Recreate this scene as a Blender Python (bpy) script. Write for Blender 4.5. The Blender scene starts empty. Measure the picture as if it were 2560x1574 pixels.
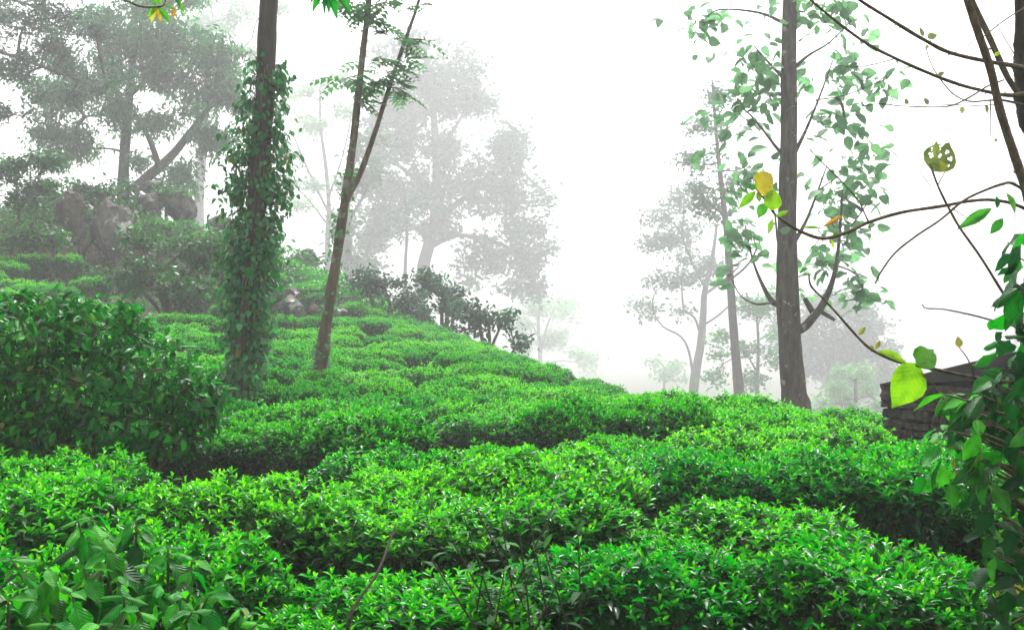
import bpy, math, random
import numpy as np
from mathutils import Vector, Matrix, noise as mnoise

# ------------------------------------------------------------------ camera, sky, sun, exposure
SC = bpy.context.scene
COL = SC.collection
F = 2745.0                       # focal length in photograph pixels (2560 wide)
CAMZ = 1.7
cam_d = bpy.data.cameras.new('camera')
cam_d.sensor_width = 36.0
cam_d.lens = 36.0 * F / 2560.0
cam_d.clip_start = 0.05
cam_d.clip_end = 2000.0
cam = bpy.data.objects.new('camera', cam_d)
cam.location = (0, 0, CAMZ)
cam.rotation_euler = (math.radians(90), 0, 0)
COL.objects.link(cam)
SC.camera = cam

SUN_EL, SUN_AZ = math.radians(56), math.radians(10)      # azimuth from +Y (view direction) towards +X
w = bpy.data.worlds.new('World'); SC.world = w; w.use_nodes = True
nt = w.node_tree; nt.nodes.clear()
sky = nt.nodes.new('ShaderNodeTexSky'); sky.sky_type = 'NISHITA'; sky.sun_disc = False
sky.sun_elevation = SUN_EL; sky.sun_rotation = SUN_AZ
sky.air_density = 1.0; sky.dust_density = 6.0; sky.ozone_density = 1.0
hs = nt.nodes.new('ShaderNodeHueSaturation'); hs.inputs['Saturation'].default_value = 0.10
bg = nt.nodes.new('ShaderNodeBackground'); bg.inputs['Strength'].default_value = 0.15
wo = nt.nodes.new('ShaderNodeOutputWorld')
nt.links.new(sky.outputs[0], hs.inputs['Color']); nt.links.new(hs.outputs[0], bg.inputs['Color'])
nt.links.new(bg.outputs[0], wo.inputs['Surface'])

sd = bpy.data.lights.new('sun', 'SUN'); sd.energy = 1.5; sd.angle = math.radians(12); sd.color = (1.0, 0.96, 0.9)
sun = bpy.data.objects.new('sun', sd); COL.objects.link(sun)
sdir = Vector((math.cos(SUN_EL) * math.sin(SUN_AZ), math.cos(SUN_EL) * math.cos(SUN_AZ), math.sin(SUN_EL)))
sun.rotation_euler = sdir.to_track_quat('Z', 'Y').to_euler()
sun.location = (0, 10, 15)

vs = SC.view_settings
SC.display_settings.display_device = 'sRGB'
vs.view_transform = 'Standard'; vs.look = 'None'; vs.gamma = 1.0; vs.use_curve_mapping = False
vs.exposure = 1.45
cy = SC.cycles
cy.max_bounces = 7; cy.diffuse_bounces = 2; cy.glossy_bounces = 2; cy.transmission_bounces = 4
cy.volume_bounces = 2; cy.transparent_max_bounces = 4
cy.sample_clamp_indirect = 4.0
cy.use_denoising = True
cy.caustics_reflective = False; cy.caustics_refractive = False
HAZE_DENSITY = 0.0024

R = np.random.default_rng(7)
random.seed(7)

# ------------------------------------------------------------------ helpers
def P(px, py, d):
    return np.array([(px - 1280.0) / F * d, d, CAMZ + (787.0 - py) / F * d])

def DM(d):                       # hillside distances
    return d if d <= 13 else 13 + (d - 13) * .8

def unit(v):
    v = np.asarray(v, float)
    return v / np.maximum(np.linalg.norm(v, axis=-1, keepdims=True), 1e-9)

def frames(d, n):
    """leaf frames: y along d, z near n; columns x,y,z"""
    y = unit(d)
    z = n - np.sum(n * y, axis=-1, keepdims=True) * y
    bad = np.linalg.norm(z, axis=-1) < 1e-3
    if np.any(bad):
        z[bad] = np.cross(y[bad], [0.3, 0.9, 0.2])
    z = unit(z)
    x = np.cross(y, z)
    return np.stack([x, y, z], axis=-1)

class MB:
    """collects geometry for ONE mesh"""
    def __init__(s):
        s.v = []; s.li = []; s.lt = []; s.t = []; s.n = 0
    def raw(s, V, LI, LT, tint=0.5):
        V = np.asarray(V, float).reshape(-1, 3)
        s.v.append(V); s.li.append(np.asarray(LI, np.int64) + s.n); s.lt.append(np.asarray(LT, np.int64))
        s.t.append(np.broadcast_to(np.asarray(tint, float), (len(V),)).copy() if np.ndim(tint) == 0 else np.asarray(tint, float))
        s.n += len(V)
    def leaves(s, tmpl, pos, fr, length, width, tint):
        TV, TLI, TLT = tmpl
        N = len(pos); nv = len(TV)
        if N == 0: return
        L = np.broadcast_to(length, (N,)); W = np.broadcast_to(width, (N,))
        sc = np.stack([W, L, L], axis=-1)[:, None, :] * TV[None]
        V = np.einsum('nij,nkj->nki', fr, sc) + pos[:, None, :]
        off = (np.arange(N) * nv)[:, None]
        s.raw(V.reshape(-1, 3), (np.asarray(TLI)[None] + off).ravel(), np.tile(TLT, N), np.repeat(np.broadcast_to(tint, (N,)), nv))
    def tube(s, pts, rad, sides=7, sub=4, rough=0.0, tint=0.5, seed=0, cap=True):
        pts = np.asarray(pts, float); rad = np.asarray(rad, float)
        n = len(pts)
        if n > 2 and sub > 1:
            tt = np.linspace(0, n - 1, (n - 1) * sub + 1)
            i = np.clip(tt.astype(int), 0, n - 2); f = (tt - i)[:, None]
            p0 = pts[np.maximum(i - 1, 0)]; p1 = pts[i]; p2 = pts[i + 1]; p3 = pts[np.minimum(i + 2, n - 1)]
            c = 0.5 * (2 * p1 + (p2 - p0) * f + (2 * p0 - 5 * p1 + 4 * p2 - p3) * f**2 + (3 * p1 - p0 - 3 * p2 + p3) * f**3)
            r = rad[i] * (1 - f[:, 0]) + rad[i + 1] * f[:, 0]
        else:
            c = pts; r = rad
        m = len(c)
        t = np.gradient(c, axis=0); t = unit(t)
        u = np.cross(t[0], [0, 1, 0.01]);
        if np.linalg.norm(u) < 1e-3: u = np.cross(t[0], [1, 0, 0])
        u = unit(u); ring = []
        rg = np.random.default_rng(seed + 11)
        a = np.linspace(0, 2 * np.pi, sides, endpoint=False)
        ph = rg.uniform(0, 6.28, 6)
        for k in range(m):
            u = unit(u - np.dot(u, t[k]) * t[k]); b = np.cross(t[k], u)
            rr = np.full(sides, r[k])
            if rough:
                rr = rr * (1 + rough * (0.5 * np.sin(3 * a + ph[0] + k * 0.35) + 0.4 * np.sin(5 * a + ph[1] - k * 0.5) + 0.5 * math.sin(k * 0.9 + ph[2]) + rg.uniform(-0.5, 0.5, sides)))
            ring.append(c[k] + rr[:, None] * (np.cos(a)[:, None] * u + np.sin(a)[:, None] * b))
        V = np.concatenate(ring)
        q = []
        for k in range(m - 1):
            for j in range(sides):
                j2 = (j + 1) % sides
                q += [k * sides + j, k * sides + j2, (k + 1) * sides + j2, (k + 1) * sides + j]
        lt = [4] * ((m - 1) * sides)
        if cap:
            q += list(range(sides))[::-1]; lt.append(sides)
            q += [(m - 1) * sides + j for j in range(sides)]; lt.append(sides)
        s.raw(V, q, lt, tint)
        return c
    def mesh(s, name, smooth=True, origin=(0, 0, 0)):
        me = bpy.data.meshes.new(name)
        if s.n == 0: return me
        V = np.concatenate(s.v) - np.asarray(origin, float); LI = np.concatenate(s.li); LT = np.concatenate(s.lt); T = np.concatenate(s.t)
        me.vertices.add(len(V)); me.vertices.foreach_set('co', V.astype(np.float32).ravel())
        me.loops.add(len(LI)); me.loops.foreach_set('vertex_index', LI.astype(np.int32))
        me.polygons.add(len(LT))
        st = np.concatenate([[0], np.cumsum(LT)[:-1]])
        me.polygons.foreach_set('loop_start', st.astype(np.int32))
        me.polygons.foreach_set('use_smooth', np.full(len(LT), smooth, dtype=bool))
        at = me.attributes.new('tint', 'FLOAT', 'POINT'); at.data.foreach_set('value', T.astype(np.float32))
        me.update(calc_edges=True)
        return me

def link(name, data, mat=None, parent=None, loc=(0, 0, 0)):
    o = bpy.data.objects.new(name, data)
    COL.objects.link(o)
    if mat is not None and data is not None and not data.materials: data.materials.append(mat)
    if parent is not None: o.parent = parent
    o.location = loc
    return o
def part(name, mb, mat, parent, smooth=True):
    """world-space geometry under an Empty that only has a location"""
    return link(name, mb.mesh(name, smooth, origin=parent.location), mat, parent)
def tag(o, label=None, cat=None, group=None, kind=None):
    if label: o['label'] = label
    if cat: o['category'] = cat
    if group: o['group'] = group
    if kind: o['kind'] = kind
    return o
def thing(name, label, cat, loc, group=None):
    o = bpy.data.objects.new(name, None); COL.objects.link(o)
    o.location = tuple(float(x) for x in loc); o.empty_display_size = 0.2
    return tag(o, label, cat, group)

# leaf templates: (verts, loop indices, loop totals); y 0..1 along the leaf, x half width at 1 = 0.5
def leaf_template(profile, arch=0.15, fold=0.12, wave=0.0):
    V = []; LI = []; LT = []
    n = len(profile)
    for k, (t, hw) in enumerate(profile):
        z = -arch * t * t
        if hw == 0:
            V.append([(0, t, z)])
        else:
            wv = wave * math.sin(k * 2.4)
            V.append([(-hw, t, z + fold * hw + wv), (0, t, z), (hw, t, z + fold * hw - wv)])
    idx = []; c = 0
    for r in V:
        idx.append(list(range(c, c + len(r)))); c += len(r)
    for a, b in zip(idx[:-1], idx[1:]):
        if len(a) == 1 and len(b) == 3:
            for f in ([a[0], b[1], b[0]], [a[0], b[2], b[1]]): LI += f; LT.append(3)
        elif len(a) == 3 and len(b) == 1:
            for f in ([a[0], a[1], b[0]], [a[1], a[2], b[0]]): LI += f; LT.append(3)
        else:
            for f in ([a[0], a[1], b[1], b[0]], [a[1], a[2], b[2], b[1]]): LI += f; LT.append(4)
    return np.array([v for r in V for v in r], float), LI, LT
TEA = leaf_template([(0, 0), (.28, .42), (.62, .46), (1, 0)], arch=.22, fold=.35)
NARROW = leaf_template([(0, 0), (.35, .5), (1, 0)], arch=.2, fold=.3)
BROAD = leaf_template([(0, 0), (.2, .40), (.5, .5), (.8, .33), (1, 0)], arch=.2, fold=.25)
HEART = leaf_template([(0, .12), (.12, .42), (.38, .5), (.72, .3), (1, 0)], arch=.15, fold=.2)
DIAMOND = (np.array([(0, 0, 0), (-.5, .45, .06), (0, 1, -.1), (.5, .45, .06)], float), [0, 3, 2, 1], [4])

def rand_dir(n, rg, zbias=0.0, zs=1.0):
    v = rg.normal(size=(n, 3)); v[:, 2] = v[:, 2] * zs + zbias
    return unit(v)

# ------------------------------------------------------------------ materials
def mat_new(name):
    m = bpy.data.materials.new(name); m.use_nodes = True
    t = m.node_tree; t.nodes.clear()
    return m, t, (lambda typ, **k: t.nodes.new(typ)), t.links.new
def ramp(t, stops, interp='LINEAR'):
    r = t.nodes.new('ShaderNodeValToRGB'); e = r.color_ramp.elements
    r.color_ramp.interpolation = interp
    while len(e) > 1: e.remove(e[0])
    e[0].position = stops[0][0]; e[0].color = (*stops[0][1], 1)
    for p, c in stops[1:]:
        x = e.new(p); x.color = (*c, 1)
    return r
def leaf_mat(name, stops, rough=0.42, transl=0.4, tboost=1.3, spec=0.5, obj_color=False, veins=0.0):
    m, t, N, L = mat_new(name)
    at = N('ShaderNodeAttribute'); at.attribute_name = 'tint'
    oi = N('ShaderNodeObjectInfo')
    if obj_color:
        col = oi.outputs['Color']
    else:
        rp = ramp(t, stops); L(at.outputs['Fac'], rp.inputs[0]); col = rp.outputs[0]
    mr = N('ShaderNodeMapRange'); mr.inputs['To Min'].default_value = 0.76; mr.inputs['To Max'].default_value = 1.22
    L(oi.outputs['Random'], mr.inputs['Value'])
    hsv = N('ShaderNodeHueSaturation'); L(mr.outputs[0], hsv.inputs['Value']); L(col, hsv.inputs['Color'])
    mr2 = N('ShaderNodeMapRange'); mr2.inputs['To Min'].default_value = 0.508; mr2.inputs['To Max'].default_value = 0.480
    L(oi.outputs['Random'], mr2.inputs['Value']); L(mr2.outputs[0], hsv.inputs['Hue'])
    col = hsv.outputs[0]
    pb = N('ShaderNodeBsdfPrincipled'); pb.inputs['Roughness'].default_value = rough
    pb.inputs['Specular IOR Level'].default_value = spec
    tr = N('ShaderNodeBsdfTranslucent')
    if veins:
        uv = N('ShaderNodeUVMap'); uv.uv_map = 'leaf'
        sx = N('ShaderNodeSeparateXYZ'); L(uv.outputs[0], sx.inputs[0])
        ab = N('ShaderNodeMath'); ab.operation = 'ABSOLUTE'; L(sx.outputs['X'], ab.inputs[0])
        # lateral veins run outwards and towards the tip
        sl = N('ShaderNodeMath'); sl.operation = 'MULTIPLY_ADD'; sl.inputs[1].default_value = -0.55; L(ab.outputs[0], sl.inputs[0]); L(sx.outputs['Y'], sl.inputs[2])
        fr = N('ShaderNodeMath'); fr.operation = 'MULTIPLY'; fr.inputs[1].default_value = 2 * math.pi * 10; L(sl.outputs[0], fr.inputs[0])
        sn = N('ShaderNodeMath'); sn.operation = 'SINE'; L(fr.outputs[0], sn.inputs[0])
        pw = N('ShaderNodeMapRange'); pw.inputs['From Min'].default_value = 0.72; pw.inputs['From Max'].default_value = 1.0; L(sn.outputs[0], pw.inputs['Value'])
        md = N('ShaderNodeMapRange'); md.inputs['From Min'].default_value = 0.035; md.inputs['From Max'].default_value = 0.012; L(ab.outputs[0], md.inputs['Value'])
        mx = N('ShaderNodeMath'); mx.operation = 'MAXIMUM'; L(pw.outputs[0], mx.inputs[0]); L(md.outputs[0], mx.inputs[1])
        mc = N('ShaderNodeMath'); mc.operation = 'MULTIPLY'; mc.inputs[1].default_value = veins; L(mx.outputs[0], mc.inputs[0])
        br = N('ShaderNodeHueSaturation'); br.inputs['Value'].default_value = 1.7; br.inputs['Saturation'].default_value = 0.8; L(col, br.inputs['Color'])
        mixc = N('ShaderNodeMix'); mixc.data_type = 'RGBA'; L(mc.outputs[0], mixc.inputs['Factor']); L(col, mixc.inputs[6]); L(br.outputs[0], mixc.inputs[7])
        bp = N('ShaderNodeBump'); bp.inputs['Strength'].default_value = 0.35; bp.inputs['Distance'].default_value = 0.003
        L(sn.outputs[0], bp.inputs['Height']); L(bp.outputs[0], pb.inputs['Normal'])
        # the midrib and veins let less light through
        dk = N('ShaderNodeHueSaturation'); dk.inputs['Value'].default_value = 0.55; L(col, dk.inputs['Color'])
        mixt = N('ShaderNodeMix'); mixt.data_type = 'RGBA'; L(mc.outputs[0], mixt.inputs['Factor']); L(col, mixt.inputs[6]); L(dk.outputs[0], mixt.inputs[7])
        col, tcol = mixc.outputs[2], mixt.outputs[2]
    else:
        tcol = col
    L(col, pb.inputs['Base Color'])
    if veins:
        tcx = N('ShaderNodeTexCoord'); nz = N('ShaderNodeTexNoise'); nz.inputs['Scale'].default_value = 3.0; nz.inputs['Detail'].default_value = 5
        nz.noise_dimensions = '4D'; L(oi.outputs['Random'], nz.inputs['W']); L(tcx.outputs['Object'], nz.inputs['Vector'])
        bl = ramp(t, [(0.3, (.55, .6, .5)), (0.5, (1, 1, 1)), (0.68, (1.25, 1.1, 1.0)), (0.74, (1.2, .55, .6))]); L(nz.outputs['Fac'], bl.inputs[0])
        def mulc(c_):
            mm = N('ShaderNodeMix'); mm.data_type = 'RGBA'; mm.blend_type = 'MULTIPLY'; mm.inputs['Factor'].default_value = 1.0; L(c_, mm.inputs[6]); L(bl.outputs[0], mm.inputs[7]); return mm.outputs[2]
        tcol = mulc(tcol); L(mulc(col), pb.inputs['Base Color'])
    hv = N('ShaderNodeHueSaturation'); hv.inputs['Value'].default_value = tboost; L(tcol, hv.inputs['Color']); L(hv.outputs[0], tr.inputs['Color'])
    mx = N('ShaderNodeMixShader'); mx.inputs[0].default_value = transl
    L(pb.outputs[0], mx.inputs[1]); L(tr.outputs[0], mx.inputs[2])
    o = N('ShaderNodeOutputMaterial'); L(mx.outputs[0], o.inputs['Surface'])
    return m
def bark_mat(name, c0, c1, scale=6.0, zstretch=0.25, bump=0.6, lichen=None):
    m, t, N, L = mat_new(name)
    tc = N('ShaderNodeTexCoord'); mp = N('ShaderNodeMapping'); mp.inputs['Scale'].default_value = (1, 1, zstretch)
    L(tc.outputs['Object'], mp.inputs[0])
    n1 = N('ShaderNodeTexNoise'); n1.inputs['Scale'].default_value = scale; n1.inputs['Detail'].default_value = 6; n1.inputs['Roughness'].default_value = 0.65
    L(mp.outputs[0], n1.inputs['Vector'])
    rp = ramp(t, [(0.32, c0), (0.7, c1)]); L(n1.outputs['Fac'], rp.inputs[0]); col = rp.outputs[0]
    if lichen:
        n2 = N('ShaderNodeTexNoise'); n2.inputs['Scale'].default_value = lichen[1]; n2.inputs['Detail'].default_value = 4
        L(tc.outputs['Object'], n2.inputs['Vector'])
        r2 = ramp(t, [(lichen[2], (0, 0, 0)), (lichen[2] + 0.06, (1, 1, 1))]); L(n2.outputs['Fac'], r2.inputs[0])
        mx = N('ShaderNodeMix'); mx.data_type = 'RGBA'; L(r2.outputs[0], mx.inputs['Factor']); L(col, mx.inputs[6]); mx.inputs[7].default_value = (*lichen[0], 1)
        col = mx.outputs[2]
    pb = N('ShaderNodeBsdfPrincipled'); pb.inputs['Roughness'].default_value = 0.9; pb.inputs['Specular IOR Level'].default_value = 0.2
    L(col, pb.inputs['Base Color'])
    bp = N('ShaderNodeBump'); bp.inputs['Strength'].default_value = bump; bp.inputs['Distance'].default_value = 0.03
    L(n1.outputs['Fac'], bp.inputs['Height']); L(bp.outputs[0], pb.inputs['Normal'])
    o = N('ShaderNodeOutputMaterial'); L(pb.outputs[0], o.inputs['Surface'])
    return m
M = {}
BRN = (0.05, 0.028, 0.012)
M['tea'] = leaf_mat('tea_leaf', [(0.0, BRN), (0.03, BRN), (0.05, (0.005, 0.030, 0.006)), (0.35, (0.003, 0.075, 0.004)), (0.68, (0.005, 0.28, 0.003)), (0.85, (0.018, 0.40, 0.003)), (1.0, (0.14, 0.54, 0.004))], rough=0.22, transl=0.42, tboost=1.5, spec=0.16)  # low tints hold old leaf colour plus painted shade for the gaps
M['teastem'] = bark_mat('tea_twig_bark', (0.02, 0.016, 0.012), (0.075, 0.06, 0.045), 30, 0.5)
M['shrub'] = leaf_mat('dark_shrub_leaf', [(0.0, (0.004, 0.04, 0.008)), (0.6, (0.006, 0.19, 0.012)), (0.92, (0.014, 0.36, 0.012)), (1.0, (0.14, 0.25, 0.02))], rough=0.26, transl=0.35, spec=0.15)
M['hill'] = leaf_mat('hill_shrub_leaf', [(0.0, (0.005, 0.04, 0.010)), (0.6, (0.010, 0.11, 0.015)), (1.0, (0.03, 0.28, 0.012))], rough=0.5, transl=0.35)
M['tree'] = leaf_mat('tree_leaf', [(0.0, (0.006, 0.05, 0.014)), (0.6, (0.010, 0.12, 0.03)), (1.0, (0.03, 0.24, 0.045))], rough=0.5, transl=0.5, tboost=1.6)
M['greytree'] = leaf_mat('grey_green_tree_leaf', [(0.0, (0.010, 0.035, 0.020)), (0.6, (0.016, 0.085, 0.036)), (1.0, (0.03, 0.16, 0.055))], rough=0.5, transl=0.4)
M['mistpale'] = leaf_mat('mist_paled_tree_leaf', [(0.0, (0.05, 0.17, 0.06)), (1.0, (0.13, 0.36, 0.12))], rough=0.5, transl=0.55)  # leaf colour paled to stand in for thicker mist
M['mistleaf'] = leaf_mat('mist_tinted_tree_leaf', [(0.0, (0.03, 0.09, 0.05)), (1.0, (0.08, 0.2, 0.10))], rough=0.5, transl=0.5)  # paleness of the mist mixed into the leaf colour
M['vine'] = leaf_mat('vine_leaf', [(0.0, (0.008, 0.07, 0.015)), (0.6, (0.024, 0.24, 0.04)), (0.93, (0.08, 0.44, 0.09)), (0.97, (0.22, 0.24, 0.02)), (1.0, (0.35, 0.2, 0.02))], rough=0.4, transl=0.35)
M['pinnate'] = leaf_mat('pinnate_leaf', [(0.0, (0.035, 0.13, 0.04)), (0.8, (0.06, 0.22, 0.06)), (1.0, (0.14, 0.13, 0.07))], rough=0.5, transl=0.45)  # leaflets coloured paler in place of mist
M['bigleaf'] = leaf_mat('single_leaf', [], rough=0.34, spec=0.2, transl=0.45, tboost=1.3, obj_color=True, veins=0.6)
M['bark'] = bark_mat('dark_bark', (0.03, 0.026, 0.022), (0.10, 0.085, 0.075), 9, 0.2, 0.8)
M['barkb'] = bark_mat('brown_bark', (0.06, 0.042, 0.03), (0.20, 0.14, 0.10), 10, 0.15, 0.9, ((0.2, 0.2, 0.17), 5, 0.6))
M['barkg'] = bark_mat('grey_bark', (0.032, 0.025, 0.02), (0.13, 0.10, 0.082), 11, 0.22, 1.0, ((0.26, 0.25, 0.22), 4.5, 0.63))
M['twig'] = bark_mat('twig_bark', (0.05, 0.038, 0.026), (0.17, 0.13, 0.085), 60, 0.5, 0.4)
M['rock'] = bark_mat('lichen_rock', (0.045, 0.041, 0.037), (0.18, 0.165, 0.15), 3.2, 0.6, 1.0, ((0.55, 0.53, 0.52), 1.9, 0.60))
M['rockd'] = bark_mat('dark_rock', (0.03, 0.028, 0.026), (0.12, 0.11, 0.10), 3.5, 0.6, 1.0)
M['rockb'] = bark_mat('brown_rock', (0.05, 0.042, 0.034), (0.19, 0.155, 0.125), 3.0, 0.6, 1.0, ((0.5, 0.47, 0.44), 1.6, 0.64))
M['stone'] = bark_mat('wall_stone', (0.03, 0.026, 0.022), (0.12, 0.10, 0.082), 14, 1.0, 1.0, ((0.10, 0.11, 0.075), 9, 0.64))
M['mortar'] = bark_mat('wall_mortar', (0.015, 0.013, 0.012), (0.045, 0.04, 0.035), 20, 1.0, 0.8)
M['darktwig'] = bark_mat('dead_twig_bark', (0.01, 0.006, 0.004), (0.035, 0.022, 0.014), 60, .5, .4)
M['coping'] = bark_mat('wall_coping', (0.022, 0.021, 0.021), (0.065, 0.06, 0.058), 5, 1.0, 0.5)

# ground: soil with leaf litter and moss
m, t, N, L = mat_new('soil')
tc = N('ShaderNodeTexCoord'); n1 = N('ShaderNodeTexNoise'); n1.inputs['Scale'].default_value = 0.5; n1.inputs['Detail'].default_value = 8
n2 = N('ShaderNodeTexNoise'); n2.inputs['Scale'].default_value = 14; n2.inputs['Detail'].default_value = 6
L(tc.outputs['Object'], n1.inputs['Vector']); L(tc.outputs['Object'], n2.inputs['Vector'])
r1 = ramp(t, [(0.3, (0.022, 0.014, 0.009)), (0.7, (0.075, 0.042, 0.028))]); L(n2.outputs['Fac'], r1.inputs[0])
r2 = ramp(t, [(0.42, (0, 0, 0)), (0.6, (1, 1, 1))]); L(n1.outputs['Fac'], r2.inputs[0])
mx = N('ShaderNodeMix'); mx.data_type = 'RGBA'; L(r2.outputs[0], mx.inputs['Factor']); L(r1.outputs[0], mx.inputs[6]); mx.inputs[7].default_value = (0.02, 0.06, 0.015, 1)
pb = N('ShaderNodeBsdfPrincipled'); pb.inputs['Roughness'].default_value = 0.95; pb.inputs['Specular IOR Level'].default_value = 0.15; L(mx.outputs[2], pb.inputs['Base Color'])
bp = N('ShaderNodeBump'); bp.inputs['Distance'].default_value = 0.08; L(n2.outputs['Fac'], bp.inputs['Height']); L(bp.outputs[0], pb.inputs['Normal'])
o = N('ShaderNodeOutputMaterial'); L(pb.outputs[0], o.inputs['Surface'])
M['soil'] = m

# ------------------------------------------------------------------ terrain (height of the clipped tea tops, ground lies BH below)
BH = 0.82
CP = []
for X, Y, Z in [(-8, -6, .85), (0, -3, .85), (8, -6, .85), (-3, 3, .86), (0, 3, .86), (3, 3, .86), (-6, 6.2, .9), (8, 5, .84),
                (8, 13, .1), (13, 9, .2), (4.5, 19, -.5), (10, 20, -1.6), (15, 30, -4.5), (4, 30, -1.2), (2, 36, -.6), (0, 44, -.6), (25, 15, -2),
                (-7, 60, 1.2), (-14, 64, 3), (-24, 64, 6), (-45, 60, 7), (-40, 30, 6.5), (-25, 15, 3.5), (-20, 2, 1.5), (40, 40, -8), (40, 0, -3),
                (-60, 90, 2), (-20, 95, -2), (5, 80, -7), (40, 90, -10), (0, 140, -11), (-90, 140, -6), (90, 140, -12), (-110, 40, 6), (110, 40, -11),
                (-80, -30, 4), (80, -30, -8), (0, -30, .5), (-120, 330, -11), (120, 330, -12), (300, 100, -12), (-300, 100, 0), (300, 330, -12), (-300, 330, -10)]:
    k_ = DM(Y) / Y if 13 < Y < 70 else 1.0
    CP.append((X * k_, Y * k_, CAMZ + (Z - CAMZ) * k_))
for px, py, d in [(150, 1150, 6.2), (1280, 1150, 6.2), (2300, 1150, 6.2), (2250, 1112, 7.6), (2480, 1125, 7.2), (2000, 1036, 9.6), (1800, 1000, 12), (1550, 972, 14),
                  (600, 990, 13), (1000, 1000, 12), (1300, 985, 13), (800, 915, 20), (1000, 880, 24), (1250, 885, 28), (1380, 930, 21), (1080, 818, 38), (900, 800, 33),
                  (850, 700, 46), (700, 612, 52), (700, 770, 37), (650, 850, 26), (400, 810, 24), (450, 880, 17), (100, 705, 30), (100, 850, 18),
                  (300, 650, 36), (60, 610, 39), (300, 480, 46), (0, 480, 50), (500, 545, 48), (560, 660, 40), (-600, 640, 33)]:
    CP.append(tuple(P(px, py, DM(d))))
CP = np.array(CP)
def _phi(r2): return 0.5 * r2 * np.log(np.maximum(r2, 1e-9))
_n = len(CP); _A = np.zeros((_n + 3, _n + 3))
_d2 = ((CP[:, None, :2] - CP[None, :, :2]) ** 2).sum(-1)
_A[:_n, :_n] = _phi(_d2) + np.eye(_n) * 0.5
_A[:_n, _n] = 1; _A[:_n, _n + 1:] = CP[:, :2]; _A[_n, :_n] = 1; _A[_n + 1:, :_n] = CP[:, :2].T
_w = np.linalg.solve(_A, np.concatenate([CP[:, 2], np.zeros(3)]))
def top_h(x, y):
    x = np.atleast_1d(np.asarray(x, float)); y = np.atleast_1d(np.asarray(y, float))
    d2 = (x[..., None] - CP[:, 0]) ** 2 + (y[..., None] - CP[:, 1]) ** 2
    z = (_phi(d2) * _w[:_n]).sum(-1) + _w[_n] + _w[_n + 1] * x + _w[_n + 2] * y
    return np.clip(z, -13, 10)
def gz(x, y): return float(top_h(x, y)[0]) - BH

def warp(n, a, b, dense):          # grid lines, dense in the middle
    u = np.linspace(-1, 1, n); s = dense * u + (1 - dense) * u ** 5
    return np.where(s < 0, -s * a, s * b)
gx = warp(161, -300, 300, .16); gy = 18 + warp(181, -58, 310, .2)
GX, GY = np.meshgrid(gx, gy)
GZ = top_h(GX, GY) - BH
g = MB(); nx, ny = len(gx), len(gy)
ii = (np.arange(ny - 1)[:, None] * nx + np.arange(nx - 1)[None]).ravel()
g.raw(np.stack([GX, GY, GZ], -1), np.stack([ii, ii + 1, ii + nx + 1, ii + nx], -1).ravel(), np.full(len(ii), 4))
tag(link('hill_ground', g.mesh('hill_ground'), M['soil']), 'brown soil of the tea covered hillside', kind='structure')

def los_clear(p, margin):
    """is the point seen from the camera over the tea tops"""
    t = np.linspace(0.15, 0.96, 40)
    q = np.array([0, 0, CAMZ]) + t[:, None] * (np.asarray(p) - np.array([0, 0, CAMZ]))
    return np.all(top_h(q[:, 0], q[:, 1]) < q[:, 2] + margin)
def pix(p): return 1280 + F * p[0] / p[1], 787 - F * (p[2] - CAMZ) / p[1]

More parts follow.
